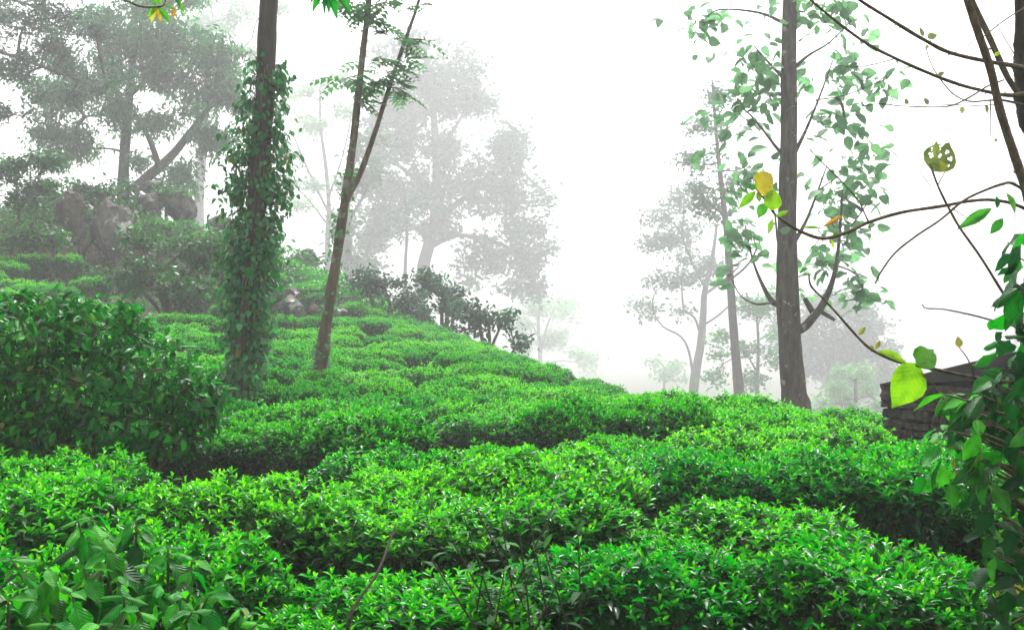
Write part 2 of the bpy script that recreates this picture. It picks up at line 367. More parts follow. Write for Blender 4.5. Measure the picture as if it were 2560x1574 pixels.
# ------------------------------------------------------------------ tea bushes
def tea_mesh(seed, lod=0):
    rg = np.random.default_rng(100 + seed)
    rx, ry, H = 0.51, 0.43, BH
    ph = rg.uniform(0, 6.28, 4)
    def surf(x, y):
        r = np.sqrt((x / rx) ** 2 + (y / ry) ** 2)
        return H * (1 - 0.17 * r ** 4.2) + 0.035 * np.sin(8 * x + ph[0]) * np.cos(9 * y + ph[1]) + 0.025 * np.sin(17 * x + 11 * y + ph[2])
    def disc(n, k=0.5):
        a = rg.uniform(0, 2 * np.pi, n); r = rg.uniform(0, 1, n) ** k
        wob = 1 + 0.07 * np.sin(3 * a + ph[3]) + 0.05 * np.sin(7 * a + ph[1])
        return np.cos(a) * r * rx * wob, np.sin(a) * r * ry * wob, a, r
    mb = MB()
    ns, nm, nsd = (430, 1250, 1700)
    # young shoots
    x, y, a, r = disc(ns, 0.46)
    z = surf(x, y) + rg.uniform(-.03, .025, ns) + (rg.uniform(0, 1, ns) > .93) * rg.uniform(.02, .07, ns)
    ax = unit(np.stack([np.cos(a) * r ** 3 * .5, np.sin(a) * r ** 3 * .5, np.ones(ns)], -1) + rg.normal(0, .26, (ns, 3)))
    for j in range(5):
        az = a + j * 2.4 + rg.uniform(-.4, .4, ns)
        el = np.radians([78, 62, 48, 34, 20][j]) + rg.normal(0, .17, ns)
        hor = np.stack([np.cos(az), np.sin(az), np.zeros(ns)], -1)
        d = unit(ax * np.sin(el)[:, None] + hor * np.cos(el)[:, None])
        n = unit(ax * np.cos(el)[:, None] - hor * np.sin(el)[:, None] + rg.normal(0, .15, (ns, 3)))
        pos = np.stack([x, y, z], -1) - ax * (j * .008)
        ln = rg.uniform(.8, 1.2, ns) * [.020, .029, .037, .042, .045][j]
        tn = np.clip([.97, .88, .78, .66, .52][j] + rg.normal(0, .09, ns), .06, 1)
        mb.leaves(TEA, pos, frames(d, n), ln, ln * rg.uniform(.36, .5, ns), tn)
    # mature layer under the shoots: older green, darkened further for shade between leaves
    x, y, a, r = disc(nm, 0.5)
    z = surf(x, y) - rg.uniform(.015, .13, nm)
    d = rand_dir(nm, rg, 0.15, .45); d[:, :2] += np.stack([np.cos(a), np.sin(a)], -1) * .35
    n = unit(rg.normal(0, .4, (nm, 3)) + [0, 0, 1])
    ln = rg.uniform(.04, .072, nm)
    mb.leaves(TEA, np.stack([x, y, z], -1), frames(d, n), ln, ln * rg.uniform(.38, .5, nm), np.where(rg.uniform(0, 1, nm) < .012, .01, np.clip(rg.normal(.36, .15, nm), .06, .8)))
    # sides: old leaves, tint lowered further to deepen shade in the row gaps
    a = rg.uniform(0, 2 * np.pi, nsd); h = rg.uniform(.05, 1, nsd) ** .7
    rr = (0.66 + 0.33 * h) * rg.uniform(.7, 1.02, nsd)
    wob = 1 + 0.07 * np.sin(3 * a + ph[3]) + 0.05 * np.sin(7 * a + ph[1])
    x = np.cos(a) * rr * rx * wob; y = np.sin(a) * rr * ry * wob; z = 0.12 + h * (H * .8 - 0.12)
    out = np.stack([np.cos(a), np.sin(a), np.zeros(nsd)], -1)
    d = unit(out * .8 + rg.normal(0, .5, (nsd, 3)) + [0, 0, -.15]); n = unit(out * .5 + [0, 0, .7] + rg.normal(0, .4, (nsd, 3)))
    ln = rg.uniform(.04, .075, nsd)
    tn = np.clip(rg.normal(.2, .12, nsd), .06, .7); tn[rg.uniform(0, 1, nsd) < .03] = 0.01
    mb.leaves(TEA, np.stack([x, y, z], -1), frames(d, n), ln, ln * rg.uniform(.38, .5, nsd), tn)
    tw = MB()
    for k in range(26):
        a = rg.uniform(0, 6.28); r = rg.uniform(.3, .98)
        e = np.array([np.cos(a) * r * rx, np.sin(a) * r * ry, 0]); e[2] = surf(e[0], e[1]) - rg.uniform(.02, .2)
        b = np.array([np.cos(a) * .08, np.sin(a) * .08, -.05])
        mid = b * .45 + e * .55 + np.array([rg.normal(0, .05), rg.normal(0, .05), -.10])
        tw.tube([b, b * .7 + mid * .3 + [0, 0, .06], mid, e], [.016, .011, .007, .003], sides=5, sub=2, rough=.1, seed=k)
    for k in range(9):                                     # plucked stubs and bare twig ends
        a = rg.uniform(0, 6.28); r = rg.uniform(.1, .95); e = np.array([np.cos(a) * r * rx, np.sin(a) * r * ry, 0]); e[2] = surf(e[0], e[1]) - .05
        tw.tube([e, e + [rg.normal(0, .03), rg.normal(0, .03), rg.uniform(.05, .11)]], [.003, .0015], sides=4, sub=1)
    return mb.mesh('tea_foliage'), tw.mesh('tea_stems')
TEAM = [tea_mesh(k) for k in range(7)]
def far_bush_arrays(seed):
    rg = np.random.default_rng(500 + seed)
    n = 520
    a = rg.uniform(0, 6.28, n); r = rg.uniform(0, 1, n) ** .45
    x = np.cos(a) * r * .68; y = np.sin(a) * r * .58
    side = rg.uniform(0, 1, n) < .3
    z = BH * (1 - .22 * r ** 3) + rg.normal(0, .02, n)
    z = np.where(side, rg.uniform(.2, .7, n), z); k = np.where(side, .95 / np.maximum(r, .2), 1); x = x * k; y = y * k
    d = rand_dir(n, rg, .5, .7); nn = unit(rg.normal(0, .5, (n, 3)) + [0, -.2, 1])
    tn = np.where(side, rg.normal(.3, .1, n), rg.normal(.68, .18, n))
    return np.stack([x, y, z], -1), frames(d, nn), rg.uniform(.07, .12, n), np.clip(tn, .06, 1)

ORD = ['first', 'second', 'third', 'fourth', 'fifth', 'sixth', 'seventh', 'eighth', 'ninth', 'tenth', 'eleventh', 'twelfth', 'thirteenth', 'fourteenth',
       'fifteenth', 'sixteenth', 'seventeenth', 'eighteenth', 'nineteenth', 'twentieth']
def ordinal(n):
    if n < 20: return ORD[n]
    tens = {2: 'twenty', 3: 'thirty', 4: 'forty', 5: 'fifty'}[(n + 1) // 10]
    return {'twenty': 'twentieth', 'thirty': 'thirtieth', 'forty': 'fortieth', 'fifty': 'fiftieth'}[tens] if (n + 1) % 10 == 0 else tens + '-' + ORD[(n + 1) % 10 - 1]

# places kept free of tea: (x, y, radius)
KEEP = []
def keep(px, d, r): KEEP.append(((px - 1280) / F * DM(d), DM(d), r * DM(d) / d))
keep(640, 13.3, .02); keep(800, 20.6, .02); keep(240, 7.6, .62); keep(20, 7.6, .6); keep(430, 7.7, .3); keep(300, 2.6, .75); keep(60, 2.6, .6)
for px, d, r in [(175, 40, 1.6), (265, 40, 1.8), (365, 42, 1.4), (455, 43, 1.4), (530, 43, 1.4), (712, 36, 1.1), (760, 38, 1.0), (800, 37, .8), (845, 38, .9), (770, 51, 2), (430, 31, 2.0), (300, 35, 1.6)]:
    keep(px, d, r)
rows = []
rg = np.random.default_rng(3)
for k in range(68):
    y0 = 3.78 + k * 1.06 + (0.16 * math.sin(k * 1.7))
    row = []
    span = y0 * .52 + 2.5
    nb = int(2 * span / .82)
    for j in range(nb):
        x = -span + j * .82 + (k % 2) * .4 + rg.normal(0, .09)
        y = y0 - 0.115 * x + 0.22 * math.sin(x * .8 + k * 1.3) + 0.13 * math.sin(x * 2.1 + k * 2.3) + rg.normal(0, .05)
        if y < 2.2 or (k > 0 and rg.uniform() < .13): continue
        if any((x - a) ** 2 + (y - b) ** 2 < (r + .45) ** 2 for a, b, r in KEEP): continue
        if x > 2.5 and 7.75 < y < 12.5 and x > 2.0 + (y - 8) * .34: continue      # the stone wall stands here
        z = gz(x, y)
        px, py = pix((x, y, z + BH))
        m_ = 0.75 * F / y
        if px < -m_ or px > 2560 + m_: continue
        if y > 47 or not los_clear((x, y, z + BH), 0.12): continue
        if y > 32 and px < 560: continue                                           # scrub and boulders take over up there
        row.append((px, x, y, z))
    if row: rows.append(sorted(row))
flat = sorted([(b[2], ri, bi) for ri, r_ in enumerate(rows) for bi, b in enumerate(r_)])
near = set((ri, bi) for _, ri, bi in flat[:300])
farmb = MB(); FARB = [far_bush_arrays(k) for k in range(6)]
for ri, r_ in enumerate(rows):
    for bi, (px, x, y, z) in enumerate(r_):
        s = rg.uniform(.92, 1.1); sz = rg.uniform(.9, 1.06) + .15 * mnoise.noise(Vector((x * .7, y * 1.1, 3.3)))
        if (ri, bi) in near:
            rw = 'frontmost row' if ri == 0 else ordinal(ri) + ' row from the front'
            o = thing('tea_bush', f'clipped green tea bush, {ordinal(bi)} from the left in the {rw}', 'tea bush', (x, y, z), 'tea bushes planted in rows across the hillside')
            o.rotation_euler = (rg.normal(0, .04), rg.normal(0, .04), rg.normal(0, .2) + (math.pi if rg.uniform() < .5 else 0))
            o.scale = (s, s * rg.uniform(.95, 1.05), sz)
            fm, sm = TEAM[rg.integers(0, len(TEAM))]
            fo = link('foliage', fm, M['tea'], o); fo['kind'] = 'stuff'
            link('stems', sm, M['teastem'], o)
        else:
            p, fr, ln, tn = FARB[rg.integers(0, 6)]
            farmb.leaves(DIAMOND, p * [s, s, sz] + [x, y, z], fr, ln, ln * .5, np.clip(tn + rg.normal(0, .05), .06, 1))
if farmb.n:
    tag(link('far_tea_foliage', farmb.mesh('far_tea_foliage'), M['tea']), 'small far tea bushes massed on the upper slope below the ridge', 'tea bushes', kind='stuff')
print('rows', len(rows), 'bushes', len(flat), 'far leaves', farmb.n // 4)

# ------------------------------------------------------------------ trees and shrubs
def px_path(path, d):
    pts = np.array([P(p[0], p[1], d) for p in path]); rad = np.array([p[2] for p in path]) / F * d / 2
    return pts, rad
def blob_leaves(mb, tw, blobs, d, seed, leaf, width, clumps, per, tmpl, droop, skel, tint=(.5, .2), sig=None, depth=1.0):
    leaf = leaf * 1.3; clumps = clumps * .30; per = int(per * 2.6); sig = leaf * 1.0
    """crown clumps: twig ends spread through each blob's volume, leaves round every twig end"""
    rg = np.random.default_rng(seed)
    for bx, by, rx, ry in blobs:
        c = P(bx, by, d); c[1] += rg.normal(0, .25) * rx / F * d
        RX, RY = rx / F * d, ry / F * d
        n = max(3, int(clumps * RX * RY * 4))
        u = unit(rg.normal(size=(n, 3))) * (rg.uniform(.12, 1, n) ** .45)[:, None]
        ms = max(3, n // 5); sc_ = unit(rg.normal(size=(ms, 3))) * (rg.uniform(.1, 1, ms) ** .5)[:, None] * .92
        u = sc_[rg.integers(0, ms, n)] + rg.normal(0, .17, (n, 3))
        q = c + u * [RX, RX * depth, RY]
        if skel is not None and len(skel):
            k = np.argmin(((skel - c) ** 2).sum(1) + np.maximum(0, skel[:, 2] - c[2]) * RX * 2)
            s0 = skel[k]
            r0 = .010 * math.sqrt(np.linalg.norm(c - s0) * 10 + 1)
            bend = (s0 + c) / 2 + np.array([rg.normal(0, .1), rg.normal(0, .1), .08]) * np.linalg.norm(c - s0)
            tw.tube([s0, bend, c], [r0 * 2, r0 * 1.4, r0 * .9], sides=5, sub=3)
            for e in q[:: max(1, n // 9)]:
                m_ = (c + e) / 2 + rg.normal(0, .08, 3) * RX
                tw.tube([c, m_, e], [r0 * .7, r0 * .45, r0 * .2], sides=4, sub=2, cap=False)
        N_ = n * per
        sg = sig if sig else leaf * 1.4
        pos = np.repeat(q, per, 0) + rg.normal(0, sg, (N_, 3)) * [1, 1, .7]
        dd = rg.normal(size=(N_, 3)); dd[:, 2] = dd[:, 2] * .6 - droop
        nn = unit(rg.normal(0, .6, (N_, 3)) + [0, 0, .6] if droop < 1 else rg.normal(0, 1, (N_, 3)))
        ln = leaf * rg.uniform(.65, 1.25, N_)
        tn = np.clip(np.repeat(rg.normal(tint[0], tint[1], n), per) + rg.normal(0, .12, N_), 0, 1)
        mb.leaves(tmpl, pos, frames(unit(dd), nn), ln, ln * width, tn)

def tree(name, label, d, trunk, limbs, blobs, leafmat, bark, seed, leaf=.16, width=.5, clumps=10, per=14, tmpl=DIAMOND, droop=.3, tint=(.5, .2), group=None, cat='tree', depth=1.0, sides=9, rough=.06, extra=None, far=1.0, dens=1.5):
    d *= far; leaf *= far * .85; clumps *= dens / far ** 2
    pts, rad = px_path(trunk, d)
    base = pts[0].copy(); gzz = gz(base[0], base[1]) - .15
    if gzz < base[2] - .02:
        pts = np.vstack([[base[0] - .02, base[1], gzz], pts]); rad = np.concatenate([[rad[0] * 1.25], rad])
    root = thing(name, label, cat, (pts[0][0], pts[0][1], gz(pts[0][0], pts[0][1])), group)
    tb = MB(); sk = [tb.tube(pts, rad, sides=sides, sub=5, rough=rough, seed=seed)]
    part('trunk', tb, bark, root)
    for i, lb in enumerate(limbs):
        p_, r_ = px_path(lb, d)
        off = np.linspace(0, 1, len(p_)) * np.random.default_rng(seed + i).normal(0, .5) * (np.linalg.norm(p_[-1] - p_[0]) * .35)
        p_[:, 1] += off
        b = MB(); sk.append(b.tube(p_, r_, sides=7, sub=4, rough=rough, seed=seed + i)); part('branch', b, bark, root)
    cb = MB(); tw = MB()
    blob_leaves(cb, tw, blobs, d, seed, leaf, width, clumps, per, tmpl, droop, np.vstack(sk), tint, depth=depth)
    if extra: extra(cb, tw, np.vstack(sk))
    if tw.n: part('twigs', tw, bark, root)['kind'] = 'stuff'
    if cb.n: part('crown', cb, leafmat, root)
    return root

tree('hilltop_tree', 'dark leafy tree with two trunks, one leaning right, on the hilltop boulders', 45,
     [(308, 478, 30), (310, 400, 26), (318, 300, 24), (325, 220, 20), (335, 120, 14), (340, 20, 8)],
     [[(330, 478, 30), (370, 440, 26), (420, 395, 24), (460, 345, 20), (490, 305, 16), (530, 250, 10)], [(398, 420, 16), (385, 370, 14), (370, 330, 12), (345, 285, 9)],
      [(318, 290, 14), (290, 230, 11), (240, 180, 8)], [(322, 240, 14), (380, 180, 10), (430, 130, 7)], [(316, 320, 10), (270, 290, 7), (210, 290, 5)]],
     [(330, 110, 130, 80), (230, 190, 110, 80), (150, 250, 90, 70), (430, 110, 120, 80), (450, 215, 110, 75), (545, 260, 80, 80), (545, 140, 90, 80), (290, 290, 80, 45), (180, 330, 90, 50),
      (235, 375, 60, 45), (420, 290, 90, 45), (530, 355, 65, 65), (470, 430, 60, 55), (150, 400, 45, 40), (350, 395, 35, 35), (440, 480, 40, 40), (310, 20, 120, 60), (450, 10, 100, 60)],
     M['tree'], M['bark'], 21, leaf=.26, width=.32, clumps=9, per=16, tmpl=DIAMOND, droop=1.1, far=1.25, dens=2.0)
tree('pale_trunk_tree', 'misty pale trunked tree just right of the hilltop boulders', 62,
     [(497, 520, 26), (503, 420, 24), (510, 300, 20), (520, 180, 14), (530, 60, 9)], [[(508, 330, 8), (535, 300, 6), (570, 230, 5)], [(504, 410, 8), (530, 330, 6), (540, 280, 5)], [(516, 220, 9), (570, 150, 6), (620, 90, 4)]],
     [(600, 50, 100, 55), (560, 150, 80, 50), (520, 20, 90, 50), (640, 130, 50, 40), (690, 20, 60, 35), (470, 60, 60, 40)], M['mistpale'], M['barkg'], 22, leaf=.24, width=.4, clumps=3.2, per=14, droop=.6, far=2.4, dens=3)
tree('overhanging_tree', 'feathery dark tree reaching in at the upper left corner', 27,
     [(-330, 620, 50), (-330, 400, 46), (-320, 200, 42), (-310, 0, 36), (-300, -200, 24)],
     [[(-318, 130, 20), (-150, 100, 14), (0, 128, 9), (120, 170, 7), (220, 200, 5), (320, 180, 2)], [(-312, 20, 18), (-150, -40, 12), (0, -20, 8), (120, 20, 5)], [(-318, 220, 14), (-150, 240, 9), (-20, 260, 6)]],
     [(60, 50, 120, 75), (150, 125, 110, 75), (60, 195, 90, 70), (200, 200, 90, 45), (30, 285, 55, 35), (235, 60, 60, 50), (300, 180, 40, 25), (-80, 60, 120, 120), (-60, 220, 100, 80), (110, -60, 120, 70)],
     M['greytree'], M['bark'], 23, leaf=.13, width=.35, clumps=26, per=16, droop=.4, far=1.6, dens=1.6)
tree('small_hill_tree', 'small bushy tree with a thin crooked pale stem at the left edge', 33,
     [(60, 640, 11), (55, 600, 9), (45, 560, 8), (48, 520, 7), (40, 460, 5)], [[(45, 530, 5), (80, 480, 4), (110, 440, 3)]],
     [(40, 390, 80, 45), (100, 440, 80, 50), (20, 455, 60, 50), (150, 470, 50, 35), (60, 500, 80, 40)], M['hill'], M['barkg'], 24, leaf=.16, width=.45, clumps=10, per=16, dens=2)
tree('big_misty_tree', 'huge grey tree fading into the mist on the ridge', 54,
     [(1045, 815, 34), (1052, 720, 32), (1060, 660, 32), (1085, 560, 28), (1092, 440, 24), (1085, 300, 18), (1070, 180, 12), (1060, 110, 7)],
     [[(1080, 575, 20), (1140, 510, 16), (1220, 450, 12), (1290, 390, 8)], [(1070, 620, 14), (1150, 590, 11), (1240, 610, 9), (1310, 640, 6)], [(1088, 500, 18), (1030, 440, 13), (960, 380, 9), (930, 330, 6)],
      [(1090, 400, 14), (1140, 320, 10), (1180, 260, 7)], [(1075, 590, 14), (1010, 560, 10), (930, 570, 7)]],
     [(1020, 180, 100, 95), (1120, 170, 90, 70), (1180, 260, 90, 75), (1080, 320, 130, 100), (965, 330, 80, 95), (1240, 370, 85, 80), (1310, 350, 45, 45), (1150, 460, 125, 85), (1280, 490, 80, 85),
      (1000, 490, 110, 85), (935, 560, 85, 70), (1315, 600, 60, 75), (1335, 690, 45, 60), (1215, 620, 65, 55), (1290, 700, 40, 35), (915, 640, 45, 35), (1080, 560, 75, 50), (1180, 680, 35, 35), (1340, 560, 35, 35)],
     M['greytree'], M['bark'], 25, leaf=.30, width=.5, clumps=7, per=15, droop=.2, far=3.0, dens=2.0)
tree('slim_ridge_tree', 'thin grey stem standing left of the huge misty tree trunk', 60, [(1013, 720, 10), (1014, 650, 9), (1018, 560, 8), (1010, 460, 5)], [], [(1000, 560, 45, 40), (1030, 500, 50, 40)], M['greytree'], M['bark'], 26, leaf=.28, clumps=4, per=12, far=2.3)
tree('dark_ridge_tree', 'grey tree with its trunk half hidden behind the forked tree', 57, [(872, 720, 24), (870, 640, 22), (866, 540, 18), (880, 430, 12), (900, 330, 8)], [[(867, 560, 10), (900, 500, 8), (930, 440, 5)]],
     [(890, 440, 60, 60), (880, 560, 55, 50), (905, 650, 50, 35), (920, 350, 50, 50), (860, 640, 40, 35)], M['greytree'], M['bark'], 27, leaf=.28, clumps=6, per=14, far=2.1, dens=2.2)
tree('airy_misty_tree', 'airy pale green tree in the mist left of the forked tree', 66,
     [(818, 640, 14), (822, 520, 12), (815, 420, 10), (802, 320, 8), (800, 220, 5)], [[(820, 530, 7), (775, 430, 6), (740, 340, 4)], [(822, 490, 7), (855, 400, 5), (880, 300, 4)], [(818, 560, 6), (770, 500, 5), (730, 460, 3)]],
     [(800, 225, 75, 45), (760, 290, 60, 50), (850, 290, 60, 50), (740, 385, 50, 45), (785, 470, 70, 35), (740, 525, 55, 35), (715, 440, 35, 35), (860, 200, 50, 35), (720, 240, 40, 40)], M['mistpale'], M['barkg'], 28, leaf=.26, clumps=2.6, per=13, far=2.5, dens=2.6)
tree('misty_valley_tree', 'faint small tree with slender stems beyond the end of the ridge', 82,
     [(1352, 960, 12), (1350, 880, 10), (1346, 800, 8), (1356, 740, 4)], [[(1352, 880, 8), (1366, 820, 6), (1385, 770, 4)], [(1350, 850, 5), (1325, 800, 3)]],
     [(1320, 780, 55, 40), (1385, 770, 60, 45), (1405, 855, 55, 40), (1310, 855, 45, 35), (1375, 850, 40, 30), (1440, 905, 55, 30), (1290, 800, 35, 40)], M['mistpale'], M['barkg'], 29, leaf=.32, clumps=2.2, per=13, far=2.6, dens=2.8)
tree('slender_trunk_tree', 'straight slender trunk left of the large leaved tree, crown lost in mist', 33,
     [(1852, 1030, 28), (1842, 920, 24), (1832, 800, 21), (1824, 680, 19), (1815, 560, 16), (1800, 430, 12), (1790, 330, 8), (1780, 200, 5)], [[(1815, 540, 7), (1770, 500, 6), (1730, 450, 4)], [(1824, 700, 6), (1870, 660, 5), (1900, 600, 4)]],
     [(1765, 410, 80, 55), (1800, 510, 75, 50), (1735, 500, 50, 50), (1825, 600, 50, 40), (1780, 320, 70, 50), (1850, 430, 50, 60), (1790, 220, 60, 50)], M['mistleaf'], M['bark'], 30, leaf=.17, clumps=7, per=12, far=2.2, dens=2.4)
tree('crooked_misty_tree', 'crooked branching tree in the mist beyond the right end of the tea', 43,
     [(1733, 1000, 26), (1738, 940, 24), (1752, 860, 20), (1758, 780, 17), (1762, 730, 15), (1780, 650, 11), (1792, 560, 7)],
     [[(1735, 960, 7), (1722, 880, 6), (1700, 840, 5), (1655, 815, 4), (1630, 775, 3)], [(1752, 840, 7), (1738, 795, 6), (1712, 770, 5), (1708, 710, 4)], [(1762, 735, 9), (1805, 705, 7), (1850, 665, 4)], [(1755, 815, 7), (1800, 785, 5), (1835, 750, 3)], [(1763, 720, 7), (1730, 660, 6), (1700, 590, 4)]],
     [(1700, 560, 75, 60), (1650, 620, 60, 50), (1745, 620, 75, 50), (1650, 715, 55, 45), (1700, 690, 50, 35), (1615, 770, 45, 40), (1705, 490, 70, 50), (1785, 680, 50, 40), (1690, 775, 35, 25), (1640, 540, 40, 40)], M['mistleaf'], M['bark'], 31, leaf=.2, clumps=5.5, per=12, far=3.1, dens=2.6)
tree('rounded_misty_tree', 'broad rounded tree in the mist right of the thick bare trunk', 58,
     [(2080, 1060, 26), (2076, 960, 22), (2080, 860, 16), (2090, 780, 8)], [[(2078, 930, 12), (2130, 880, 8), (2170, 850, 5)], [(2077, 900, 10), (2030, 850, 7)]],
     [(2030, 820, 90, 60), (2110, 800, 90, 70), (2060, 740, 60, 45), (1990, 890, 60, 55), (2150, 860, 80, 60), (2060, 910, 80, 55), (2190, 930, 50, 45), (2150, 940, 70, 50), (2200, 870, 50, 40)], M['greytree'], M['bark'], 32, leaf=.28, clumps=6.5, per=15, far=2.7, dens=2.4)
tree('yellowish_misty_shrub_tree', 'low yellowish green tree in the mist beside the stone wall', 47, [(2140, 1080, 14), (2140, 1000, 10), (2138, 940, 6)], [], [(2135, 950, 70, 45), (2120, 1000, 80, 40), (2180, 990, 60, 40), (2060, 1010, 60, 30)], M['mistpale'], M['bark'], 33, leaf=.2, clumps=9, per=14, tint=(.3, .2), far=2.2)
tree('thin_misty_tree', 'thin leafy tree in the mist between the two straight trunks', 50, [(1892, 1060, 12), (1893, 960, 10), (1896, 860, 7), (1890, 760, 4)], [[(1893, 930, 6), (1870, 890, 4)]],
     [(1900, 800, 50, 50), (1880, 880, 60, 45), (1925, 870, 35, 55), (1870, 955, 50, 40), (1810, 910, 40, 50), (1920, 740, 40, 40), (1800, 830, 30, 40), (1850, 740, 40, 40)], M['tree'], M['bark'], 34, leaf=.22, clumps=5.5, per=13, far=2.1, dens=2.0)
tree('feathery_misty_tree', 'low feathery yellow green tree fading in mist above the tea crest', 64, [(1660, 1010, 8), (1660, 960, 6), (1662, 920, 4)], [], [(1650, 930, 60, 25), (1690, 910, 50, 22), (1620, 900, 35, 18), (1690, 950, 40, 20)], M['mistpale'], M['bark'], 35, leaf=.24, clumps=3, per=12, far=2.8, dens=2.5)
tree('faint_far_tree', 'very faint tree behind the gnarled branches at the right edge', 85, [(2540, 1000, 14), (2540, 700, 12), (2535, 420, 8)], [], [(2530, 270, 45, 60), (2510, 420, 80, 35), (2560, 350, 60, 60), (2590, 200, 60, 80)], M['greytree'], M['bark'], 36, leaf=.4, clumps=1.6, per=12, far=2.8)

# ---- shrubs: leaves on low stems
def shrub(name, label, blobs, d, mat, seed, leaf=.12, width=.5, clumps=16, per=14, tmpl=DIAMOND, group=None, droop=.2, tint=(.45, .22)):
    k_ = DM(d) / d; d = DM(d); leaf *= k_; clumps /= k_ ** 2
    cx, cy = blobs[0][0], max(b[1] + b[3] for b in blobs)
    b0 = P(cx, cy, d); base = np.array([b0[0], d, gz(b0[0], d)])
    root = thing(name, label, 'shrub', base, group)
    cb = MB(); tw = MB()
    blob_leaves(cb, tw, blobs, d, seed, leaf, width, clumps, per, tmpl, droop, base[None] + [[0, 0, .05]], tint)
    part('stems', tw, M['twig'], root); f_ = part('foliage', cb, mat, root)
    return root
shrub('ridge_shrub', 'dark rounded shrub on the ridge left of the huge misty tree', [(960, 715, 75, 45), (1010, 745, 50, 40), (910, 700, 40, 35), (1020, 780, 40, 25)], 43, M['greytree'], 41, leaf=.15, clumps=26)
shrub('ridge_shrub', 'dark leafy shrub right against the trunk of the huge misty tree', [(1110, 725, 50, 50), (1090, 690, 35, 35), (1140, 760, 40, 35), (1070, 790, 35, 25)], 46, M['greytree'], 42, leaf=.19, clumps=20, tmpl=BROAD)
shrub('ridge_shrub', 'loose dark shrub on the ridge slope below the huge misty tree', [(1220, 795, 45, 35), (1250, 820, 35, 35), (1190, 780, 35, 25), (1160, 825, 60, 18), (1290, 860, 30, 20)], 40, M['greytree'], 43, leaf=.17, clumps=18, tmpl=BROAD)
shrub('slope_shrub', 'large dark shrub behind the vine-covered trunk on the upper slope', [(430, 640, 90, 50), (480, 680, 80, 50), (390, 690, 70, 45), (520, 640, 50, 50), (340, 610, 50, 40), (430, 715, 110, 40), (510, 725, 80, 35), (350, 720, 80, 35)], 31, M['hill'], 44, leaf=.13, clumps=40, tint=(.25, .2))
hs_blobs = [(60, 560, 70, 40), (120, 500, 60, 40), (230, 470, 60, 30), (310, 490, 50, 35), (40, 590, 60, 30), (130, 590, 60, 30), (420, 490, 40, 40), (395, 555, 45, 30), (465, 580, 50, 22), (500, 600, 50, 30), (590, 590, 60, 40), (350, 580, 35, 40),
            (205, 520, 25, 45), (310, 540, 30, 40), (560, 640, 60, 40), (740, 650, 50, 35), (700, 690, 40, 30), (800, 700, 45, 22), (640, 610, 50, 40), (90, 530, 60, 40)]
hs_lab = ['low green shrub at the foot of the small bushy tree', 'leafy green shrub on the crest left of the brown boulder', 'dark shrub on top of the lichen-spotted boulder', 'leafy shrub round the base of the two-trunked tree', 'low green shrub at the left edge under the small bushy tree',
          'low shrub below the brown boulder on the left slope', 'green shrub between the two dark pointed boulders', 'bright shrub on the slope under the dark pointed boulders', 'light green mound of shrub in front of the grey pointed boulder', 'shrub on the slope left of the vine-covered trunk',
          'shrub seen directly behind the vine-covered trunk', 'shrub climbing the right side of the lichen-spotted boulder', 'shrub in the cleft between brown and lichen-spotted boulders', 'small shrub on the right shoulder of the lichen-spotted boulder', 'leafy shrub touching the left side of the vine-covered trunk',
          'green shrub on the slope between vine-covered and forked trees', 'low shrub above the bare brown soil patch', 'low shrub behind the forked trunk on the ridge', 'shrub on the skyline right behind the vine-covered trunk', 'leafy shrub above the foot of the small bushy tree']
hs_d = [39, 45, 42, 44, 37, 37, 44, 40, 41, 38, 44, 38, 40.5, 42, 38, 47, 42, 46, 48, 42]
for k, (b, lb, dd) in enumerate(zip(hs_blobs, hs_lab, hs_d)):
    shrub('hill_shrub', lb, [b, (b[0] + b[2] * .5, b[1] + b[3] * .5, b[2] * .7, b[3] * .6), (b[0] - b[2] * .5, b[1] + b[3] * .4, b[2] * .7, b[3] * .6)], dd, M['hill'], 60 + k, leaf=.15, clumps=30, per=14, group='shrubs on the rocky upper slope', tint=(.75, .15) if k in (7, 8, 9) else (.5, .2))

# ---- low weeds covering the rocky slope
rg = np.random.default_rng(71); n = 26000
wd = rg.uniform(22, 48, n); wpx = rg.uniform(-80, 1250, n); wx = (wpx - 1280) / F * wd
sel = (wd > 30) | (rg.uniform(0, 1, n) < .5)
sel &= ~(((wpx > 690) & (wpx < 860) & (wd > 29) & (wd < 36)) & (rg.uniform(0, 1, n) < .93))
wx, wd = wx[sel], wd[sel]; n = len(wx)
wz = top_h(wx, wd) - BH + rg.uniform(0, .35, n) ** 1.5
cl = np.array([mnoise.noise(Vector((a * .5, b * .5, 0))) for a, b in zip(wx, wd)])
wz += np.maximum(cl, 0) * .5
wm = MB(); dd = rg.normal(0, .6, (n, 3)) + [0, 0, .6]
wm.leaves(DIAMOND, np.stack([wx, wd, wz], -1), frames(unit(dd), unit(rg.normal(0, .5, (n, 3)) + [0, -.4, .8])), rg.uniform(.08, .19, n), rg.uniform(.04, .08, n), np.clip(.55 + cl * .5 + rg.normal(0, .15, n), 0, 1))
tag(link('undergrowth', wm.mesh('undergrowth'), M['hill']), 'low green weeds covering the rocky upper slope', 'undergrowth', kind='stuff')

